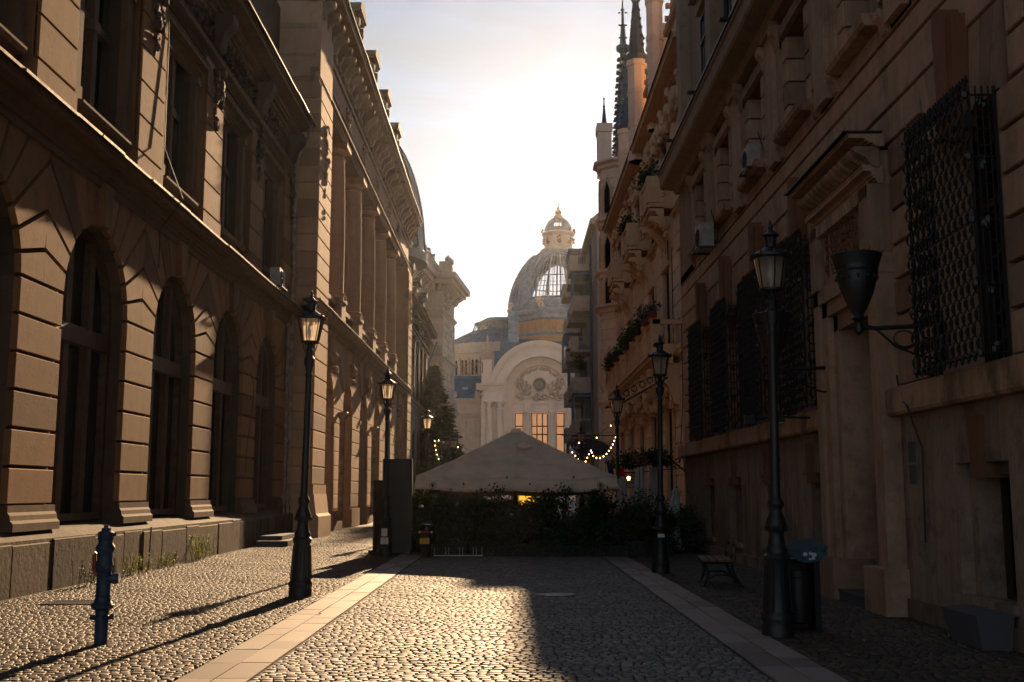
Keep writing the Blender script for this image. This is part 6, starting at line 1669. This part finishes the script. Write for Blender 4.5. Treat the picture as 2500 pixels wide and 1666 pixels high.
mb = MB(); mb.tube([(-1.25,0,-.45),(-.6,0,-.3),(.3,0,.1),(1.1,0,.45)], .03, 6); mb.tube([(-1.25,0,-.42),(-.7,0,-.05),(0,0,.35),(1.1,0,.62)], .015, 5)
for i in range(6): x = -.75+i*.3; mb.tube([(x+.1*math.cos(2*PI*k/12),0,-.12+i*.13+.1*math.sin(2*PI*k/12)) for k in range(13)], .018, 5)
mb.build('arm', M['iron'], t)
t = thing('flag', 'yellow and red tricolour flag hanging below the string lights', 'flag', (3.3,36.5,1.9))
for k, (nm, cc) in enumerate((('blue_stripe',(.01,.03,.2)),('yellow_stripe',(.75,.45,.02)),('red_stripe',(.45,.02,.02)))):
    mb = MB(); n = 5; pts = []
    for i in range(n+1):
        for j in range(7):
            u = (k+i/n)*.2; pts.append((u-.15+.1*(j/6), .05*math.sin(u*12+j*.5), .75-.62*j/6-u*.45))
    mb.add(pts, [(i*7+j,i*7+j+1,(i+1)*7+j+1,(i+1)*7+j) for i in range(n) for j in range(6)]); mb.build(nm, fabric('flag_'+nm, cc, .35), t, 60)
mb = MB(); mb.tube([(-.2,0,-.1),(-.16,0,.8)], .012, 6); mb.build('pole', M['iron2'], t)
t = thing('wall_lantern', 'small square caged lantern glowing beside the flag', 'lantern', (4.0,37.5,1.95))
mb = MB()
for i in range(5): mb.tube([(-.2+i*.1,-.12,0),(-.2+i*.1,-.12,.32)], .01, 4)
for k in range(4): mb.tube([(-.2,-.12,k*.106),(.2,-.12,k*.106)], .01, 4)
mb.box(-.22,.22,-.1,.1,.32,.36); mb.box(-.22,.22,-.1,.1,-.03,0); mb.tube([(.2,0,.34),(1.9,0,.5)], .015, 5); mb.build('cage', M['iron'], t)
mb = MB(); mb.ball((0,0,.15), (.06,.06,.08), 8, 6); mb.build('bulb', M['bulb'], t, 60)
def garland(pts, step, lab, r=.016):
    t = thing('string_light', lab, 'string light', pts[0], 0, 'strings of warm bulbs over the terrace'); o0 = Vector(pts[0])
    P = [Vector(q)-o0 for q in pts]; mb = MB(); mb.tube([tuple(q) for q in P], .007, 4); mb.build('cord', M['black'], t)
    acc = 0; b = None
    for a, c in zip(P, P[1:]):
        L = (c-a).length
        while acc < L:
            q = a.lerp(c, acc/L)
            if b is None: m_ = MB(); m_.ball((0,0,-.05), (r,r,r*1.5), 8, 6); b = m_.build('bulb', M['bulb'], t, 60); b.location = q
            else: d_ = b.copy(); COL.objects.link(d_); d_.location = q
            acc += step
        acc -= L
    return t
def PW(x, y, Y):      # measured picture point (2353 px wide copy) at a chosen distance
    px = x*.4352; py = y*.4352; u = (px-512)/1085.5; v = (341-py)/1085.5; th = R(7.89)
    dy = math.cos(th)-v*math.sin(th); dz = math.sin(th)+v*math.cos(th); return (u*Y/dy, Y, H+dz*Y/dy)
garland([PW(x, y, 34) for x, y in ((1419,975),(1415,1000),(1408,1018),(1401,1030),(1393,1040),(1384,1047),(1374,1050),(1364,1046),(1359,1034))], .12, 'bright bulb string sagging from the third right lamp')
garland([PW(x, y, 35) for x, y in ((1358,1032),(1352,1042),(1348,1052),(1343,1062))], .13, 'short steep bulb string left of the sagging one on the right')
garland([PW(x, y, 36) for x, y in ((1300,1044),(1318,1030),(1332,1012),(1369,1004),(1394,984),(1412,966))], .62, 'sparse hanging bulbs crossing in front of the oval sign')
garland([PW(x, y, 36) for x, y in ((1315,1036),(1322,1044),(1330,1054))], .15, 'small cluster of bulbs at the right umbrella slope')
garland([PW(x, y, 40) for x, y in ((999,1010),(1000,1022),(1003,1035),(1006,1046),(1010,1058))], .17, 'bulb string hanging down in front of the dark conifer')
garland([PW(x, y, 40) for x, y in ((1008,1009),(1027,1017),(1062,1027),(1080,1034),(1100,1042))], .75, 'sparse bulbs crossing towards the umbrella on the left')
# trailing dead garland and flowers over the terrace entrance
t = thing('floral_arch', 'dark trailing garland with pink flowers over the terrace corner on the right', 'garland', (4.3,33.0,2.4))
raw('foliage', bush_mb((0,0,.15), (.75,.4,.28), 1500, .11, rn, 12), M['leafdark'], t); raw('flowers', bush_mb((-.4,-.2,-.1), (.3,.2,.2), 260, .07, rn, 5), M['flower'], t)
mb = MB(); mb.tube([(-.9,0,0),(-.3,0,.35),(.4,0,.3),(1.1,0,-.3),(1.3,0,-1.2)], .03, 6); mb.build('stem', M['bark'], t)
t = thing('hanging_basket', 'dark round hanging flower basket beside the third lamp', 'basket', (3.62,34.5,2.35)); raw('foliage', bush_mb((0,0,0), (.3,.3,.25), 700, .09, rn, 6), M['leafdark'], t)
for i, (x, y) in enumerate(((-1.3,30.3),(2.0,30.4),(3.0,32.9),(.4,30.6))):
    t = thing('table_candle', 'small lit candle glass on a terrace table', 'candle', (x+.1,y-.1,.74), 0, 'candles on the terrace tables')
    mb = MB(); mb.lathe((0,0,0), [(.03,0),(.035,.12)], 10); mb.build('glass', M['lampglass'], t); mb = MB(); mb.tube([(0,0,0),(0,0,.08)], .012, 6); mb.build('wax', M['bulb'], t)
# ------------------------------------------------------------------ hazy evening air
mb = MB(); mb.box(-48, 60, -25, 245, -1.2, 70)
hz = mb.build('haze', bpy.data.materials.new('thin_warm_haze')); hz['kind'] = 'stuff'
m = hz.data.materials[0]; m.use_nodes = True; nt = m.node_tree
nt.nodes.remove(nt.nodes['Principled BSDF'])
pv = N(nt, 'ShaderNodeVolumePrincipled'); pv.inputs['Color'].default_value = (.9,.95,1,1)
pv.inputs['Density'].default_value = .00006; pv.inputs['Anisotropy'].default_value = .8
nt.links.new(pv.outputs[0], nt.nodes['Material Output'].inputs['Volume'])
# ------------------------------------------------------------------ clean up helper keys
for o in bpy.data.objects:
    if '_org' in o: del o['_org']
